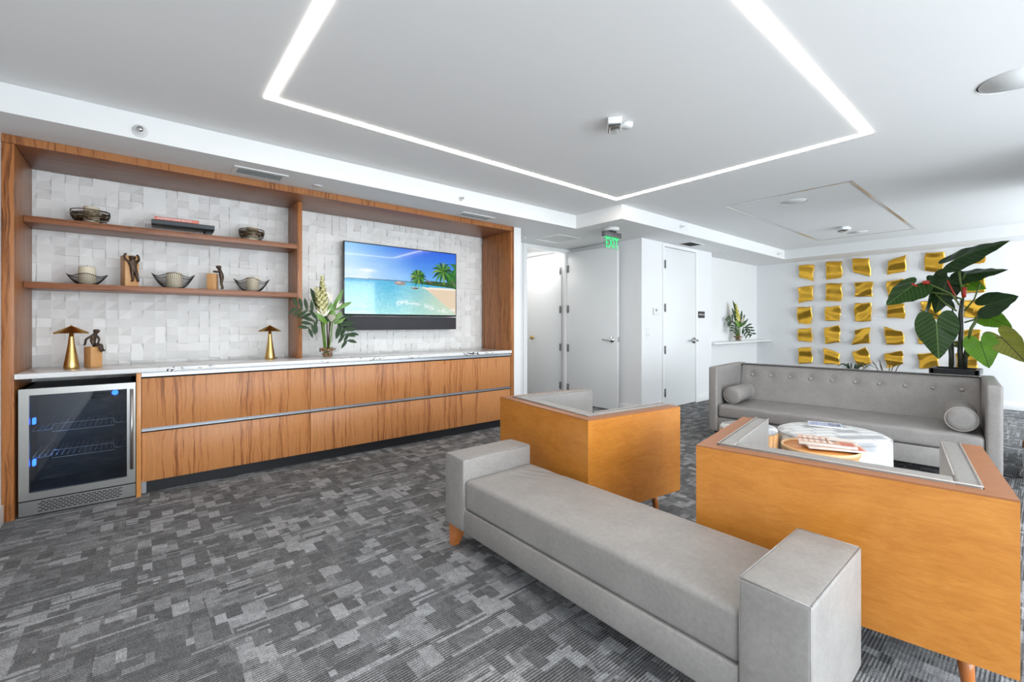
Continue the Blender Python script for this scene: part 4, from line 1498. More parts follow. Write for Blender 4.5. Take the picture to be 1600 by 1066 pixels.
# ledge in the alcove
m = MB()
m.box(7.242, XF - 0.001, 3.47, 3.748, 0.900, 0.925, 0.002)
recenter(tag(m.build('ledge_shelf', M['trim']), 'thin white wall ledge spanning the alcove under the flowers', 'shelf'))


# ------------------------------------------------------------------ ceiling fittings
m = MB()
x0, x1, y0, y1, wd = 0.56, 3.95, 0.775, 2.975, 0.047
zl, zh = ZC - 0.004, ZC + 0.02
m.box(x0, x1, y0, y0 + wd, zl, zh)
m.box(x0, x1, y1 - wd, y1, zl, zh)
m.box(x0, x0 + wd, y0 + wd, y1 - wd, zl, zh)
m.box(x1 - wd, x1, y0 + wd, y1 - wd, zl, zh)
o = m.build('ceiling_light', M['led'])
tag(o, 'glowing rectangular outline of light recessed into the white ceiling', 'ceiling light')


def round_speaker(x, y, r, label):
    t = thing('ceiling_speaker', label, 'speaker', (x, y, ZC), 0, 'round speakers flush in the ceiling')
    MB().lathe([(r, -0.004), (r, 0.0), (r * 0.93, 0.0), (r * 0.93, -0.004)], 40, capb=False, capt=False).build('rim', M['plastic'], t)
    MB().lathe([(0.001, -0.003), (r * 0.94, -0.003), (r * 0.94, 0.0)], 40, capt=False).build('grille', M['grille'], t)
    return t


round_speaker(3.70, 0.10, 0.155, 'large round ceiling speaker at the right edge, nearest the camera')
round_speaker(5.506, 1.763, 0.125, 'round ceiling speaker inside the outlined rectangle, nearest the light')
round_speaker(8.06, 1.75, 0.125, 'round ceiling speaker inside the outlined rectangle, farthest away')


def strobe(x, y, label, rz):
    t = thing('fire_strobe', label, 'alarm', (x, y, ZC), rz, 'white alarm strobes on the ceiling')
    MB().box(-0.075, 0.075, -0.045, 0.045, -0.045, -0.001, 0.006).build('housing', M['plastic'], t)
    MB().box(-0.066, 0.066, -0.038, 0.038, -0.050, -0.045).build('gasket', M['ventdark'], t)
    MB().box(-0.060, 0.060, -0.034, 0.034, -0.066, -0.050, 0.010).build('lens', M['chrome'], t)
    MB().lathe([(0.030, -0.030), (0.038, -0.020), (0.040, -0.001)], 24, c=(0.05, -0.085, 0)).build('sensor', M['plastic'], t)
    return t


strobe(2.41, 1.83, 'white alarm strobe in the middle of the lit ceiling outline', R(40))
strobe(7.474, 1.794, 'white alarm strobe inside the unlit ceiling rectangle', R(40))


def sprinkler(x, y, z, face, r, label):
    t = thing('sprinkler', label, 'sprinkler', (x, y, z), 0, 'sidewall sprinklers on the soffit face')
    f = Vector(face)
    MB().tube([(0, 0, 0), tuple(f * 0.006)], r, 24).build('escutcheon', M['plastic'], t)
    m = MB()
    m.tube([tuple(f * 0.006), tuple(f * 0.012)], r * 0.66, 20)
    m.build('recess_cup', M['grille'], t)
    m = MB()
    m.tube([tuple(f * 0.010), tuple(f * 0.045)], r * 0.20, 10)
    m.tube([tuple(f * 0.045), tuple(f * 0.049)], r * 0.42, 12)
    m.tube([(-r * 0.3, f.y * 0.012, 0), (-r * 0.3, f.y * 0.03, 0), (0, f.y * 0.045, 0), (r * 0.3, f.y * 0.03, 0), (r * 0.3, f.y * 0.012, 0)], r * 0.08, 5)
    m.build('sprinkler_head', M['chrome'], t)
    return t


sprinkler(-0.008, 3.714, 2.468, (0, -1, 0), 0.040, 'largest round sprinkler on the soffit face, above the left shelves')
sprinkler(2.431, 3.714, 2.475, (0, -1, 0), 0.024, 'small sprinkler on the soffit face above the television')
sprinkler(5.38, 3.034, 2.499, (0, -1, 0), 0.024, 'small sprinkler on the soffit face right of the exit sign')
sprinkler(8.664, 3.034, 2.479, (0, -1, 0), 0.024, 'small sprinkler near the far corner of the soffit')


def vent(cx, cy, sx, sy, n, label, name='air_vent', z=ZS, dark='ventdark', slat='ventsl', border=0.03, tilt=35):
    t = thing(name, label, 'vent', (cx, cy, z), 0, 'air vents in the soffit')
    m = MB()
    for (a0, a1, b0, b1) in ((-sx, sx, -sy, -sy + border), (-sx, sx, sy - border, sy), (-sx, -sx + border, -sy + border, sy - border), (sx - border, sx, -sy + border, sy - border)):
        m.box(a0, a1, b0, b1, -0.008, -0.0005)
    m.build('frame', M['plastic'], t)
    MB().box(-sx + border, sx - border, -sy + border, sy - border, -0.002, -0.0005).build('backing', M[dark], t)
    for k in range(n):
        y = -sy + border + (k + 0.5) * (2 * sy - 2 * border) / n
        hw = (sy - border) / n * 0.62
        mt = Matrix.Translation((0, y, -0.006)) @ Matrix.Rotation(R(tilt), 4, 'X')
        MB().box(-sx + border, sx - border, -hw, hw, -0.0008, 0.0008, mat=mt).build('slat', M[slat], t)
    return t


vent(0.715, 3.955, 0.185, 0.10, 4, 'long slatted air vent in the soffit above the shelves')
vent(2.80, 3.99, 0.21, 0.085, 2, 'two-slot air vent in the soffit above the television', slat='plastic')
vent(6.20, 3.34, 0.19, 0.12, 8, 'dark slatted air vent in the soffit before the restroom door', slat='ventdark', dark='blackgap')
t = thing('access_panel', 'square white access panel in the soffit left of the exit sign', 'ceiling panel', (4.41, 4.31, ZS))
m = MB()
s_, b_ = 0.225, 0.022
for (a0, a1, b0, b1) in ((-s_, s_, -s_, -s_ + b_), (-s_, s_, s_ - b_, s_), (-s_, -s_ + b_, -s_ + b_, s_ - b_), (s_ - b_, s_, -s_ + b_, s_ - b_)):
    m.box(a0, a1, b0, b1, -0.006, -0.0005)
m.build('frame', M['trim'], t)
MB().box(-s_ + b_, s_ - b_, -s_ + b_, s_ - b_, -0.002, -0.0005).build('panel', M['grille'], t)
for (x, y, r, lab) in ((1.153, 3.98, 0.04, 'small round white cap in the soffit above the walnut divider'),
                       (4.0, 4.55, 0.04, 'small round white cap in the soffit beside the doorway'),
                       (7.367, 3.42, 0.05, 'small round white cap in the soffit before the alcove')):
    o = MB().lathe([(r, -0.005), (r, -0.0005)], 28).build('cover_cap', M['plastic'])
    o.location = (x, y, ZS)
    tag(o, lab, 'ceiling cap', 'round cover caps in the soffit')

# ------------------------------------------------------------------ exit sign
t = thing('exit_sign', 'green edge-lit EXIT sign hanging from a round white canopy', 'sign', (4.45, 3.42, ZS))
MB().lathe([(0.085, -0.035), (0.092, -0.028), (0.095, -0.0005)], 36).build('canopy', M['plastic'], t)
MB().box(-0.05, 0.05, -0.035, 0.035, -0.052, -0.035).build('mount', M['black'], t)
MB().box(-0.16, 0.16, -0.028, 0.028, -0.112, -0.052, 0.002).build('housing', M['greyplas'], t)
MB().box(-0.15, 0.15, -0.004, 0.004, -0.262, -0.112).build('acrylic_panel', M['exitpanel'], t)
text_mesh('EXIT', 0.165, M['exit'], 'lettering', t, (0.0, -0.0065, -0.192), (R(90), 0, 0), 0.0015, sx=0.72)
MB().box(-0.148, 0.148, -0.0045, -0.0042, -0.124, -0.1125).build('lit_edge', M['exit'], t)

# ------------------------------------------------------------------ small wall fittings
t = thing('thermostat', 'white wall thermostat left of the restroom door', 'thermostat', (5.575, 3.527, 1.415))
MB().box(-0.055, 0.055, -0.022, 0, -0.05, 0.05, 0.006).build('body', M['plastic'], t)
MB().box(-0.022, 0.012, -0.0232, -0.0222, 0.000, 0.030).build('display', M['ventdark'], t)
t = thing('light_switch', 'white light switch plate on the wall below the thermostat', 'switch', (5.392, 3.527, 1.12))
MB().box(-0.036, 0.036, -0.006, 0, -0.058, 0.058, 0.002).build('plate', M['plastic'], t)
MB().box(-0.014, 0.014, -0.010, -0.006, -0.030, 0.030, 0.001).build('rocker', M['trim'], t)
t = thing('door_plaque', 'small dark wall plaque with white lettering right of the restroom door', 'sign', (6.89, 3.527, 1.385))
MB().box(-0.10, 0.10, -0.008, 0, -0.052, 0.052, 0.001).build('plate', M['sign'], t)
text_mesh('RESTROOM', 0.034, M['white'], 'lettering', t, (0, -0.0085, 0.0), (R(90), 0, 0), 0.0006)

# ------------------------------------------------------------------ gold wall panels, measured corner by corner
GP = [
 [[(190,253),(283,252),(278,355),(192,325)],[(358,235),(456,229),(455,330),(358,346)],[(519,215),(627,211),(631,322),(526,300)],[(741,230),(853,188),(848,290),(735,315)],[(968,180),(1090,173),(1080,298),(963,290)],[(1207,160),(1340,152),(1338,238),(1203,252)]],
 [[(188,393),(278,378),(275,470),(190,488)],[(356,368),(456,365),(453,475),(358,477)],[(536,360),(645,356),(642,450),(537,447)],[(730,355),(840,340),(838,440),(738,455)],[(955,350),(1080,345),(1075,430),(950,440)],[(1215,330),(1342,312),(1338,420),(1210,430)]],
 [[(180,515),(270,510),(268,617),(183,614)],[(350,512),(446,506),(445,600),(352,596)],[(534,490),(638,486),(636,601),(533,602)],[(735,500),(840,488),(845,582),(735,578)],[(945,478),(1070,475),(1068,592),(948,580)],[(1210,470),(1330,470),(1325,590),(1208,570)]],
 [[(183,650),(270,640),(272,728),(183,722)],[(347,640),(440,626),(445,730),(352,740)],[(540,655),(630,636),(625,735),(520,745)],[(713,634),(832,665),(842,742),(730,747)],[(930,635),(1060,630),(1055,745),(928,740)],[(1203,655),(1310,650),(1305,760),(1203,750)]],
 [[(185,768),(268,757),(273,855),(190,865)],[(343,762),(440,800),(440,868),(345,862)],[(515,790),(605,762),(640,860),(555,886)],[(717,800),(828,783),(835,865),(735,890)],[(926,800),(1045,795),(1056,888),(935,892)],[(1160,795),(1290,810),(1295,915),(1165,900)]]]
ROWN = ['top', 'second', 'middle', 'fourth', 'bottom']
COLN = ['first', 'second', 'third', 'fourth', 'fifth', 'sixth']
rg = random.Random(21)
for r_, row in enumerate(GP):
    for c_, q in enumerate(row):
        P4 = [atX(1200 + x / 3.9475, 350 + y / 3.9475, XF - 0.04) for x, y in q]   # TL TR BR BL
        cen = sum(P4, Vector()) / 4
        amp = rg.uniform(0.010, 0.022)
        fq = rg.uniform(0.8, 1.45)
        ph = rg.uniform(0, 6.28)
        sk = rg.uniform(-0.7, 0.7)
        curl = [rg.uniform(-0.5, 1.0) * 0.03 for _ in range(4)]

        def fn(u, v, P4=P4, amp=amp, fq=fq, ph=ph, sk=sk, curl=curl, cen=cen):
            a = P4[0].lerp(P4[1], u)
            b = P4[3].lerp(P4[2], u)
            p = a.lerp(b, v)
            d = amp * math.sin(2 * math.pi * fq * (v + sk * (u - 0.5)) + ph) + amp * 0.35 * math.sin(5.2 * (v * 1.3 - sk * u) + ph * 2)
            e = 0
            for (cu, cv, k) in ((0, 0, 0), (1, 0, 1), (1, 1, 2), (0, 1, 3)):
                w_ = max(0, 1 - (abs(u - cu) + abs(v - cv)) / 0.55)
                e += curl[k] * w_ * w_
            # edges waver a little, as cut sheet does
            off = Vector((-(d + e), 0.006 * math.sin(7 * v + ph) * (1 if u > 0.5 else -1), 0.005 * math.sin(6 * u + ph)))
            return p + off - cen
        o = MB().grid(fn, 16, 18, flip=True).build('wall_sculpture', M['gold'])
        o.location = cen
        md = o.modifiers.new('thick', 'SOLIDIFY')
        md.thickness = 0.003
        tag(o, 'curled gold metal wall panel, %s from the left in the %s row' % (COLN[c_], ROWN[r_]), 'wall decor', 'curled gold metal panels on the far wall')

# ------------------------------------------------------------------ bench
bx0, bx1, by0, by1 = 1.314, 1.795, 0.380, 2.165
t = thing('bench', 'long grey leather bench with square raised arms at both ends', 'bench', ((bx0 + bx1) / 2, (by0 + by1) / 2, 0))


def wrinkle(p, a, b, c):
    # sat-in creases fanning out of the far inner corner
    if c > 0.6:
        yy = p.y - (by1 - 0.19)
        for (cx, w0, dp) in ((0.46, 0.10, 0.010), (0.60, 0.10, 0.012), (0.74, 0.08, 0.009)):
            lx = a - cx + yy * 0.9
            ln = max(0, 1 - abs(yy + 0.16) / 0.16)
            p.z -= dp * math.exp(-(lx / 0.045) ** 2) * ln
        p.z -= 0.004 * (1 - a) * max(0, 1 - abs(yy) / 0.2)
    return p


AW = 0.185
MB().soft(bx0 + 0.008, bx1 - 0.004, by0 + AW - 0.002, by1 - AW + 0.002, 0.243, 0.400, 0.020, 0.010, (44, 80, 4), wrinkle).build('seat', M['leather'], t, True)
MB().box(bx0 + 0.004, bx1 - 0.004, by0 + AW - 0.001, by1 - AW + 0.001, 0.12, 0.240, 0.006).build('rail', M['leather'], t, True)
for (a, b) in ((by0, by0 + AW), (by1 - AW, by1)):
    ar = MB().soft(bx0, bx1, a, b, 0.12, 0.506, 0.011, 0.002, (8, 5, 8), None, 0.002).build('arm', M['leather'], t, True)
    m = MB()
    for x in (bx0 + 0.003, bx1 - 0.003):
        m.tube([(x, a + 0.008, 0.5045), (x, b - 0.008, 0.5045)], 0.0022, 6)
        for y in (a + 0.004, b - 0.004):
            m.tube([(x, y, 0.125), (x, y, 0.503)], 0.0018, 6)
    for y in (a + 0.003, b - 0.003):
        m.tube([(bx0 + 0.008, y, 0.5045), (bx1 - 0.008, y, 0.5045)], 0.0022, 6)
    w_ = m.build('piping', M['leather'], t, True)
    w_.parent = ar
for sx in (0, 1):
    for sy in (0, 1):
        cx = bx0 + 0.045 if sx == 0 else bx1 - 0.045
        cy = by0 + 0.07 if sy == 0 else by1 - 0.07
        dx = -0.012 if sx == 0 else 0.012
        m = MB()
        tp, bt = 0.034, 0.019
        vs = [(cx + a * tp, cy + b * tp * 1.3, 0.12) for a, b in ((-1, -1), (1, -1), (1, 1), (-1, 1))] + [(cx + dx + a * bt, cy + (0.025 if sy else -0.025) + b * bt, 0.0) for a, b in ((-1, -1), (1, -1), (1, 1), (-1, 1))]
        m.add(vs, [(0, 1, 2, 3), (7, 6, 5, 4), (0, 4, 5, 1), (1, 5, 6, 2), (2, 6, 7, 3), (3, 7, 4, 0)])
        m.build('leg', M['legwood'], t, True)


# ------------------------------------------------------------------ wooden armchairs
def armchair():
    """local: x across the back (0..W), y forward (0..D); wooden back at y=0"""
    W, D, Zb, Zt = 0.94, 0.785, 0.165, 0.698
    t = thing('armchair', 'a', 'armchair', (0, 0, 0), 0, 'orange wood box armchairs with grey leather')
    def prism(poly, z0, z1):
        n = len(poly)
        m = MB()
        m.add([(x, y, z0) for x, y in poly] + [(x, y, z1) for x, y in poly], [tuple(range(n))[::-1], tuple(range(n, 2 * n))] + [(i, (i + 1) % n, n + (i + 1) % n, n + i) for i in range(n)])
        return m
    prism([(0, 0), (W, 0), (W - 0.03, 0.03), (0.03, 0.03)], Zb, Zt).build('back_panel', M['maple'], t)
    prism([(0, 0.0002), (0.03, 0.0302), (0.03, D), (0, D)], Zb, Zt).build('side_panel', M['maple'], t)
    prism([(W, 0.0002), (W, D), (W - 0.03, D), (W - 0.03, 0.0302)], Zb, Zt).build('side_panel', M['maple'], t)
    # top rim, mitred, lighter leather-wide on arms
    m = MB()
    rw, rb = 0.066, 0.060
    o_ = [(0, D), (0, 0), (W, 0), (W, D)]
    i_ = [(rw, D), (rw, rb), (W - rw, rb), (W - rw, D)]
    for k in range(3):
        q = [o_[k], o_[k + 1], i_[k + 1], i_[k]]
        vs = [(p[0], p[1], Zt + 0.0005) for p in q] + [(p[0], p[1], Zt + 0.006) for p in q]
        m.add(vs, [(3, 2, 1, 0), (4, 5, 6, 7), (0, 1, 5, 4), (1, 2, 6, 5), (2, 3, 7, 6), (3, 0, 4, 7)])
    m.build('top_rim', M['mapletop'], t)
    m = MB()
    m.box(0.031, W - 0.031, 0.031, 0.12, Zb, Zt - 0.001)
    m.box(0.031, 0.10, 0.12, D - 0.01, Zb, Zt - 0.001)
    m.box(W - 0.10, W - 0.031, 0.12, D - 0.01, Zb, Zt - 0.001)
    m.box(0.10, W - 0.10, 0.12, D - 0.02, Zb, 0.22)
    m.build('frame', M['leather'], t)
    MB().soft(0.068, 0.132, 0.062, D - 0.004, 0.20, Zt + 0.010, 0.010, 0.002, (4, 10, 8)).build('arm_pad', M['leather'], t)
    MB().soft(W - 0.132, W - 0.068, 0.062, D - 0.004, 0.20, Zt + 0.010, 0.010, 0.002, (4, 10, 8)).build('arm_pad', M['leather'], t)
    MB().soft(0.130, W - 0.130, 0.062, 0.165, 0.30, Zt + 0.009, 0.012, 0.0, (14, 4, 8)).build('backrest', M['leather'], t)
    MB().soft(0.132, W - 0.132, 0.150, D - 0.005, 0.22, 0.40, 0.03, 0.015, (12, 12, 3)).build('seat_cushion', M['leather'], t)
    m = MB()
    zt = Zt + 0.0125
    m.tube([(0.070, D - 0.008, zt), (0.070, 0.064, zt), (W - 0.070, 0.064, zt), (W - 0.070, D - 0.008, zt)], 0.0035, 6)
    m.tube([(0.130, D - 0.008, zt), (0.130, 0.165, zt)], 0.003, 6)
    m.tube([(W - 0.130, D - 0.008, zt), (W - 0.130, 0.165, zt)], 0.003, 6)
    m.build('piping', M['pipe'], t)
    for x, dx in ((0.11, -0.012), (W - 0.11, 0.012)):
        for y, dy in ((0.10, -0.012), (D - 0.12, 0.012)):
            MB().tube([(x + dx, y + dy, 0.0), (x, y, Zb)], [0.015, 0.024], 16).build('leg', M['legdark' if False else 'legwood'], t)
    return t


# local x -> along the back (world -Y-ish), local y -> facing (+X)
ch = armchair()
f2 = R(9.4)
ch.location = (1.858, 0.974, 0)
ch.rotation_euler = (0, 0, f2 - R(90))
ch['label'] = 'nearest orange wood box armchair, its full back panel facing us'
c1 = copy_tree(ch, None, (2.002, 2.535, 0), R(-7.5) - R(90), 'orange wood box armchair seen from its corner, just behind the bench far arm')

# ------------------------------------------------------------------ sofa
t = thing('sofa', 'long grey leather sofa with a buttoned back facing the armchairs', 'sofa', (4.53, 2.24, 0), R(-84.6))
L, D, AT = 2.06, 0.90, 0.085
for x0, x1 in ((0, AT), (L - AT, L)):
    MB().soft(x0, x1, 0, D, 0.13, 0.788, 0.014, 0.006, (4, 12, 10), None, 0.006).build('arm', M['leather2'], t)


def backfn(p, a, b, c):
    # front face leans back and dips at the buttons
    if b < 0.3:
        z = p.z
        p.y += (z - 0.40) * 0.30 * (1 if z > 0.40 else 0)
        for k in range(10):
            bx = AT + 0.115 + k * (L - 2 * AT - 0.23) / 9
            d2 = ((p.x - bx) / 0.035) ** 2 + ((z - 0.665) / 0.035) ** 2
            p.y += 0.016 * math.exp(-d2) + 0.006 * math.exp(-d2 / 6)
    return p


MB().soft(AT + 0.001, L - AT - 0.001, 0.64, D - 0.005, 0.14, 0.782, 0.014, 0.0, (150, 3, 26), backfn).build('backrest', M['leather2'], t)
for k in range(10):
    bx = AT + 0.115 + k * (L - 2 * AT - 0.23) / 9
    MB().sphere((bx, 0.64 + 0.265 * 0.30 + 0.010, 0.665), 0.014, (1, 0.6, 1)).build('button', M['pipe'], t)


def seatfn(p, a, b, c):
    if c > 0.5:
        p.z += 0.004 * math.sin(p.x * 9) * (1 - abs(2 * a - 1)) - 0.003 * math.sin(p.x * 23 + 1) * (b < 0.3)
    return p


MB().soft(AT + 0.004, L - AT - 0.004, 0.004, 0.66, 0.278, 0.405, 0.028, 0.010, (50, 10, 3), seatfn).build('seat_cushion', M['leather2'], t)
MB().box(AT + 0.001, L - AT - 0.001, 0.010, 0.84, 0.13, 0.274, 0.005).build('rail', M['leather2'], t)
for x in (0.06, L / 2, L - 0.06):
    for y in (0.06, D - 0.07):
        MB().tube([(x, y, 0), (x, y, 0.131)], [0.016, 0.024], 4).build('leg', M['black'], t)
SOFA = t


def bolster(lx, ly0, ln, r, label):
    mt = Matrix.Translation(SOFA.location) @ Matrix.Rotation(R(-84.6), 4, 'Z')
    loc = mt @ Vector((lx, ly0 + ln / 2, 0.419))
    b = thing('bolster_pillow', label, 'pillow', loc, R(-84.6), 'round bolsters on the sofa')
    y0, y1 = -ln / 2, ln / 2
    m = MB()
    prof = [(0.02, -0.004), (0.6, -0.006), (0.93, 0.002), (1.0, 0.016), (1.0, ln - 0.016), (0.93, ln - 0.002), (0.6, ln + 0.006), (0.02, ln + 0.004)]
    n = 32
    vs, fs = [], []
    for (q, z) in prof:
        for k in range(n):
            a = 2 * math.pi * k / n
            vs.append((r * q * math.cos(a), y0 + z, r + r * q * math.sin(a)))
    for i in range(len(prof) - 1):
        for k in range(n):
            k2 = (k + 1) % n
            fs.append((i * n + k, i * n + k2, (i + 1) * n + k2, (i + 1) * n + k))
    m.add(vs, fs, True)
    m.build('cushion', M['leather2'], b)
    for z in (0.006, ln - 0.006):
        m = MB()
        m.tube([(r * 0.99 * math.cos(2 * math.pi * k / 36), y0 + z, r + r * 0.99 * math.sin(2 * math.pi * k / 36)) for k in range(36)], 0.0035, 6, closed=True)
        m.build('piping', M['pipe'], b)
    return b


bolster(AT + 0.112, 0.10, 0.43, 0.085, 'grey leather bolster at the left arm of the sofa')
bolster(L - AT - 0.125, 0.06, 0.40, 0.092, 'grey leather bolster at the right arm of the sofa')

# ------------------------------------------------------------------ ottoman, stool, side table, magazines
t = thing('ottoman', 'round white ottoman with grey geometric pattern before the sofa', 'ottoman', (4.04, 1.04, 0))
MB().lathe([(0.30, 0.06), (0.345, 0.065), (0.355, 0.09), (0.358, 0.22), (0.355, 0.375), (0.345, 0.400), (0.325, 0.414), (0.27, 0.420), (0.001, 0.424)], 56).build('cushion', M['fabricw'], t)
MB().lathe([(0.33, 0.0), (0.335, 0.059)], 40).build('base', M['black'], t)
m = MB().tube([(0.352 * math.cos(2 * math.pi * k / 56), 0.352 * math.sin(2 * math.pi * k / 56), 0.397) for k in range(56)], 0.004, 6, closed=True)
m.build('piping', M['fabricw'], t)

t = thing('drum_stool', 'small wooden drum stool with white top behind the nearest armchair', 'stool', (3.715, 1.515, 0))
m = MB()
ns = 20
for k in range(ns):
    a = 2 * math.pi * k / ns
    m.tube([(0.182 * math.cos(a), 0.182 * math.sin(a), 0.0), (0.178 * math.cos(a), 0.178 * math.sin(a), 0.2), (0.184 * math.cos(a), 0.184 * math.sin(a), 0.385)], 0.026, 8)
m.build('drum', M['stoolwood'], t)
MB().lathe([(0.19, 0.385), (0.202, 0.390), (0.204, 0.405), (0.196, 0.418), (0.001, 0.424)], 40).build('top', M['fabricw'], t)

t = thing('side_table', 'round orange wood side table with pale rim under the magazines', 'table', (3.325, 0.92, 0))
m = MB()
m.lathe([(0.15, 0.0), (0.19, 0.012), (0.195, 0.2), (0.20, 0.424)], 40)
m.build('pedestal', M['stoolwood'], t)
MB().lathe([(0.195, 0.424), (0.20, 0.430), (0.20, 0.440), (0.001, 0.441)], 48).build('tabletop', M['tabwood'], t)
m = MB()
m.lathe([(0.197, 0.424), (0.210, 0.426), (0.212, 0.450), (0.207, 0.454), (0.200, 0.450), (0.198, 0.4405)], 56, capb=False, capt=False)
m.build('rim', M['rimwood'], t)


def cover_img(kind, wd=48, h=34):
    Y, Xx = np.mgrid[0:h, 0:wd]
    u, v = Xx / wd, Y / h
    rs = np.random.RandomState(11)
    if kind == 'facade':
        img = np.ones((h, wd, 3)) * np.array([226, 190, 172.])
        img[(u > 0.06) & (u < 0.94) & (v > 0.1) & (v < 0.9)] = (205, 160, 140)
        for k in range(5):
            x = 0.12 + k * 0.11
            img[(abs(u - x) < 0.03) & (v > 0.15) & (v < 0.40)] = (240, 228, 218)
            img[(abs(u - x) < 0.03) & (v > 0.55) & (v < 0.85)] = (238, 222, 210)
        img[(abs(v - 0.48) < 0.045) & (u < 0.5)] = (95, 60, 55)
        img[(abs(u - 0.5) < 0.02) & (v > 0.25) & (v < 0.8)] = (90, 55, 50)
        img[(((u - 0.62) / 0.06) ** 2 + ((v - 0.5) / 0.08) ** 2) < 1] = (110, 105, 110)
        img[(u > 0.72) & (u < 0.95) & (v > 0.5)] = (200, 110, 90)
        img[(u > 0.58) & (v < 0.4)] = (232, 222, 215)
    else:
        img = np.ones((h, wd, 3)) * np.array([205, 212, 232.])
        n = rs.rand(h, wd)
        n = (n + np.roll(n, 1, 0) + np.roll(n, 1, 1) + np.roll(n, 2, 1)) / 4
        m_ = (v > 0.12) & (v < 0.86) & (u > 0.05) & (u < 0.94)
        img[m_ & (n > 0.52)] = (120, 140, 190)
        img[m_ & (n > 0.62)] = (50, 70, 130)
        img[(u > 0.62) & m_ & (n > 0.45)] = (40, 55, 95)
        img[(abs(v - 0.04) < 0.05)] = (240, 240, 245)
    return srgb(img)


def magazine(loc, rz, sx, sy, th_, kind, label, grp='magazines on the round table and ottoman'):
    t = thing('magazine', label, 'magazine', loc, rz, grp)
    MB().box(-sx / 2, sx / 2, -sy / 2, sy / 2, 0.0005, th_, 0.0008).build('pages', M['paper'], t)
    picture_mesh('cover', cover_img(kind), (-sx / 2, sy / 2, th_ + 0.0006), (sx, 0, 0), (0, -sy, 0), M['cover'], t)
    return t


# ================================================================== plant behind the sofa
def big_leaf(m, base, tip, nrm, wscale, droop=0.12, fold=0.18, wave=0.02, lobes=1.0, uvs=None):
    base, tip = Vector(base), Vector(tip)
    ax = tip - base
    Ln = ax.length
    ax.normalize()
    nrm = Vector(nrm)
    nrm = (nrm - ax * nrm.dot(ax)).normalized()
    sd = nrm.cross(ax).normalized()
    nr_, na = 9, 44
    vs, uv = [], []
    rn = random.Random(int(Ln * 1e4))
    ph = rn.uniform(0, 6)

    def rad(th_):
        a = abs(th_)
        # heart outline: (angle, radius) control points
        pts = [(0, 1.0), (6, 0.90), (14, 0.76), (28, 0.62), (50, 0.53), (80, 0.47), (110, 0.46 * lobes), (135, 0.47 * lobes), (152, 0.40 * lobes), (165, 0.22), (172, 0.06)]
        d = math.degrees(a)
        for (a0, r0), (a1, r1) in zip(pts, pts[1:]):
            if d <= a1:
                k = (d - a0) / (a1 - a0)
                return r0 + (r1 - r0) * k
        return 0.05
    for i in range(nr_ + 1):
        for k in range(na + 1):
            th_ = R(-172 + 344 * k / na)
            r = rad(th_) * i / nr_
            x, y = r * math.cos(th_), r * math.sin(th_) * wscale
            z = -droop * x * x * (1 if x > 0 else 0.6) + fold * (-(abs(y)) * 0.9 + 0.2 * abs(y) ** 0.5 * 0) + wave * math.sin(14 * (x - abs(y) * 0.75) + ph) * min(1, abs(y) * 5)
            p = base + ax * (x * Ln) + sd * (y * Ln) + nrm * (z * Ln)
            vs.append(tuple(p))
            uv.append((x, y))
    fs = []
    for i in range(nr_):
        for k in range(na):
            a = i * (na + 1) + k
            fs.append((a, a + 1, a + na + 2, a + na + 1))
    bm = m.bm
    layer = bm.loops.layers.uv.verify()
    bv = [bm.verts.new(v) for v in vs]
    for f in fs:
        q = [bv[j] for j in f]
        try:
            fc = bm.faces.new(q)
            fc.smooth = True
            for lp, j in zip(fc.loops, f):
                lp[layer].uv = uv[j]
        except ValueError:
            pass


PX = 6.25
pot_c = atX(1493, 575, PX)
t = thing('potted_plant', 'tall broad-leaved houseplant in a black square planter behind the sofa', 'plant', (PX + 0.02, pot_c.y, 0))
pl = t.location.copy()
zt_ = 0.79
m = MB()
hw = 0.165
m.box(pl.x - hw, pl.x + hw, pl.y - hw, pl.y + hw, 0, zt_ - 0.05, 0.003)
for (a0, a1, b0, b1) in ((-hw - 0.012, hw + 0.012, -hw - 0.012, -hw + 0.02), (-hw - 0.012, hw + 0.012, hw - 0.02, hw + 0.012), (-hw - 0.012, -hw + 0.02, -hw, hw), (hw - 0.02, hw + 0.012, -hw, hw)):
    m.box(pl.x + a0, pl.x + a1, pl.y + b0, pl.y + b1, zt_ - 0.05, zt_)
m.build('planter', M['black'], t, True)
MB().box(pl.x - hw + 0.02, pl.x + hw - 0.02, pl.y - hw + 0.02, pl.y + hw - 0.02, zt_ - 0.05, zt_ - 0.02).build('soil', M['soil'], t, True)


def q7(x, y):
    return 1360 + x / 4.44, 360 + y / 4.44


def PP(x, y, dx=0.0):
    px, py = q7(x, y)
    return atX(px, py, PX + dx)


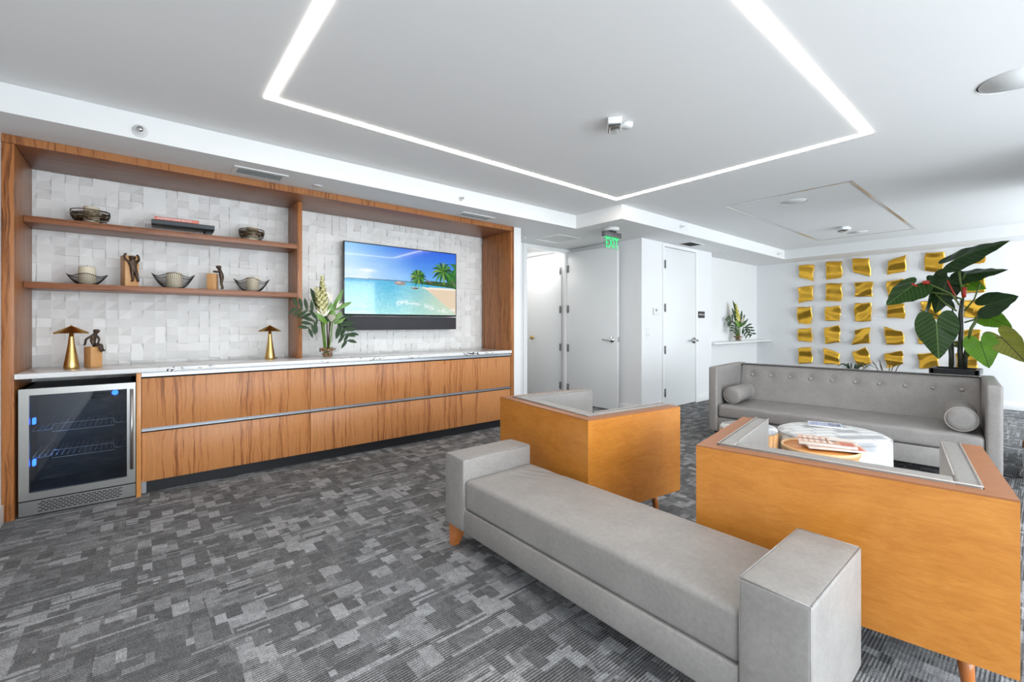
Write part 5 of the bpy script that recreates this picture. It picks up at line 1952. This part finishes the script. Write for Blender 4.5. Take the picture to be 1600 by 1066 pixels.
for pts, rr in (([(628, 955), (622, 840), (630, 700), (625, 580), (640, 470)], [0.022, 0.021, 0.019, 0.017, 0.013]),
                ([(560, 955), (560, 860), (545, 760), (528, 725)], [0.019, 0.018, 0.015, 0.008]),
                ([(655, 955), (662, 850), (680, 760)], [0.018, 0.017, 0.012]),
                ([(572, 940), (572, 700), (570, 540)], [0.010, 0.009, 0.006])):
    MB().tube([PP(x, y, 0.02) for x, y in pts], rr, 10).build('trunk', M['trunk'], t, True)
PET = [([(640, 480), (560, 450), (420, 430), (245, 405)], 'stemg', 0.0, 0.008), ([(340, 412), (300, 408), (245, 404)], 'stemr', -0.02, 0.011),
       ([(620, 520), (560, 440), (470, 400), (385, 362)], 'stemg', -0.04, 0.008), ([(410, 365), (385, 360), (365, 368)], 'stemr', -0.06, 0.020),
       ([(330, 395), (300, 375), (285, 372)], 'stemr', -0.04, 0.010),
       ([(645, 470), (625, 350), (605, 215)], 'stemg', 0.0, 0.010), ([(650, 465), (652, 430), (655, 395)], 'stemr', -0.03, 0.015),
       ([(600, 480), (560, 400), (535, 350)], 'stemr', 0.03, 0.008), ([(680, 760), (700, 680), (750, 600), (798, 528)], 'stemg', -0.02, 0.013),
       ([(665, 880), (720, 830), (770, 790)], 'stemg', -0.02, 0.010), ([(665, 860), (780, 760), (908, 742)], 'stemg', 0.0, 0.008),
       ([(610, 700), (540, 660), (458, 645)], 'stemg', -0.08, 0.008), ([(600, 560), (520, 510), (440, 430)], 'stemg', 0.02, 0.008),
       ([(600, 600), (480, 600), (345, 555)], 'stemg', 0.0, 0.006), ([(650, 560), (720, 480), (760, 370)], 'stemg', 0.06, 0.007),
       ([(650, 640), (720, 620), (800, 600)], 'stemg', 0.06, 0.008), ([(645, 450), (640, 360), (655, 300)], 'stemg', 0.03, 0.008)]
for pts, mt, dx, r in PET:
    MB().tube([PP(x, y, dx) for x, y in pts], r, 8).build('petiole', M[mt], t, True)
TC = Vector((-0.95, -0.15, 0.25))   # roughly toward the room
LV = [  # base, tip, normal, width, droop, material, depth base, depth tip, fold
    ((590, 200), (945, 45), (-0.75, 0.25, 0.55), 0.72, 0.16, 'leafA', 0.0, -0.05, 0.30),
    ((640, 310), (950, 255), (-0.60, 0.0, 0.70), 0.80, 0.10, 'leafA', 0.06, -0.02, 0.30),
    ((290, 385), (105, 515), (-0.8, 0.2, 0.6), 1.25, 0.05, 'leafB', -0.04, -0.16, 0.25),
    ((530, 350), (445, 575), (-0.8, 0.0, 0.4), 0.80, 0.10, 'leafA', 0.08, 0.02, 0.20),
    ((400, 490), (295, 775), (0.1, 0.75, 0.45), 0.32, 0.30, 'leafA', -0.02, -0.06, 0.2),
    ((458, 645), (475, 895), (-0.95, -0.1, 0.3), 0.98, 0.06, 'leafB', -0.12, -0.16, 0.12),
    ((800, 520), (1025, 455), (-0.88, -0.05, 0.45), 1.25, 0.04, 'leafA', -0.08, -0.16, 0.15),
    ((690, 375), (805, 405), (-0.9, 0.0, 0.3), 1.10, 0.05, 'leafC', 0.12, 0.10, 0.10),
    ((810, 600), (985, 672), (-0.9, 0.0, 0.45), 1.00, 0.05, 'leafC', 0.12, 0.06, 0.10),
    ((908, 740), (1085, 915), (-0.75, 0.1, 0.6), 0.90, 0.10, 'leafD', 0.0, -0.06, 0.15),
    ((765, 780), (825, 957), (-0.95, -0.1, 0.2), 1.05, 0.05, 'leafC', -0.04, -0.08, 0.10),
    ((600, 790), (700, 800), (-0.9, 0.1, 0.3), 0.7, 0.05, 'leafD', 0.10, 0.12, 0.10),
    ((540, 500), (590, 545), (-0.9, 0.1, 0.3), 0.8, 0.05, 'leafA', 0.10, 0.12, 0.10),
    ((590, 660), (560, 620), (-0.9, 0.1, 0.3), 0.8, 0.05, 'leafC', 0.10, 0.12, 0.10),
    ((470, 330), (590, 430), (-0.6, 0.0, 0.8), 1.0, 0.05, 'leafA', 0.10, 0.10, 0.20),
]
for (b0, t0, nm, ws, dr, mt, d0, d1, fo) in LV:
    m = MB()
    big_leaf(m, PP(*b0, d0), PP(*t0, d1), nm, ws, dr, fo, 0.018)
    m.build('leaf', M[mt], t, True)

# two low plants whose tips show above the sofa back
for (px, label, kind) in ((1333, 'small grass-like plant whose green tips show above the sofa back', 0), (1384, 'bare brown twigs whose tips show above the sofa back', 1)):
    c = atX(px, 575, 6.2)
    tt = thing('potted_plant', label, 'plant', (6.2, c.y, 0))
    MB().lathe([(0.07, 0), (0.085, 0.02), (0.11, 0.60), (0.10, 0.60), (0.09, 0.56)], 28).build('planter', M['black'], tt)
    rn = random.Random(px)
    for k in range(16 if kind == 0 else 7):
        a = rn.uniform(0, 6.28)
        ln = rn.uniform(0.10, 0.19)
        m = MB()
        if kind == 0:
            pts = [(0.02 * math.cos(a), 0.02 * math.sin(a), 0.56), (ln * 0.4 * math.cos(a), ln * 0.4 * math.sin(a), 0.70 + rn.uniform(0, 0.06)), (ln * 0.8 * math.cos(a), ln * 0.8 * math.sin(a), 0.76 + rn.uniform(0.0, 0.05)), (ln * 1.25 * math.cos(a), ln * 1.25 * math.sin(a), 0.73)]
            m.tube(pts, [0.006, 0.006, 0.005, 0.001], 5)
            m.build('leaf', M['fern'], tt)
        else:
            pts = [(0.01 * math.cos(a), 0.01 * math.sin(a), 0.56), (ln * 0.5 * math.cos(a), ln * 0.5 * math.sin(a), 0.72), (ln * 0.5 * math.cos(a + 0.5), ln * 0.6 * math.sin(a), 0.78), (ln * 0.9 * math.cos(a), ln * 0.9 * math.sin(a), 0.81 + rn.uniform(0, 0.03))]
            m.tube(pts, [0.005, 0.004, 0.004, 0.002], 5)
            m.build('twig', M['twig'], tt)

# magazines
magazine((3.36, 0.86, 0.4555), R(-62), 0.30, 0.215, 0.012, 'facade', 'lower magazine of the stack on the round wood table')
magazine((3.37, 0.90, 0.4690), R(-70), 0.30, 0.215, 0.016, 'facade', 'upper magazine of the stack, pale red building on its cover')
magazine((4.17, 1.12, 0.4265), R(-72), 0.22, 0.17, 0.010, 'blue', 'blue and white magazine lying alone on the ottoman')

# low table at the right edge
t = thing('low_table', 'low brown table with chrome legs at the right edge behind the armchair', 'table', (5.62, -0.11, 0))
MB().box(-0.25, 0.25, -0.225, 0.225, 0.25, 0.30, 0.003).build('tabletop', M['legdark'], t)
for x in (-0.235, 0.235):
    for y in (-0.21, 0.21):
        MB().box(x - 0.012, x + 0.012, y - 0.012, y + 0.012, 0.0, 0.25).build('leg', M['chrome'], t)
o = MB().tube([(5.385, 0.24, 0.006), (5.35, 0.17, 0.006), (5.40, 0.125, 0.006), (5.50, 0.13, 0.006), (5.7, 0.12, 0.006)], 0.006, 6).build('power_cord', M['wire'])
tag(o, 'black cord on the carpet beside the low brown table', 'cord')
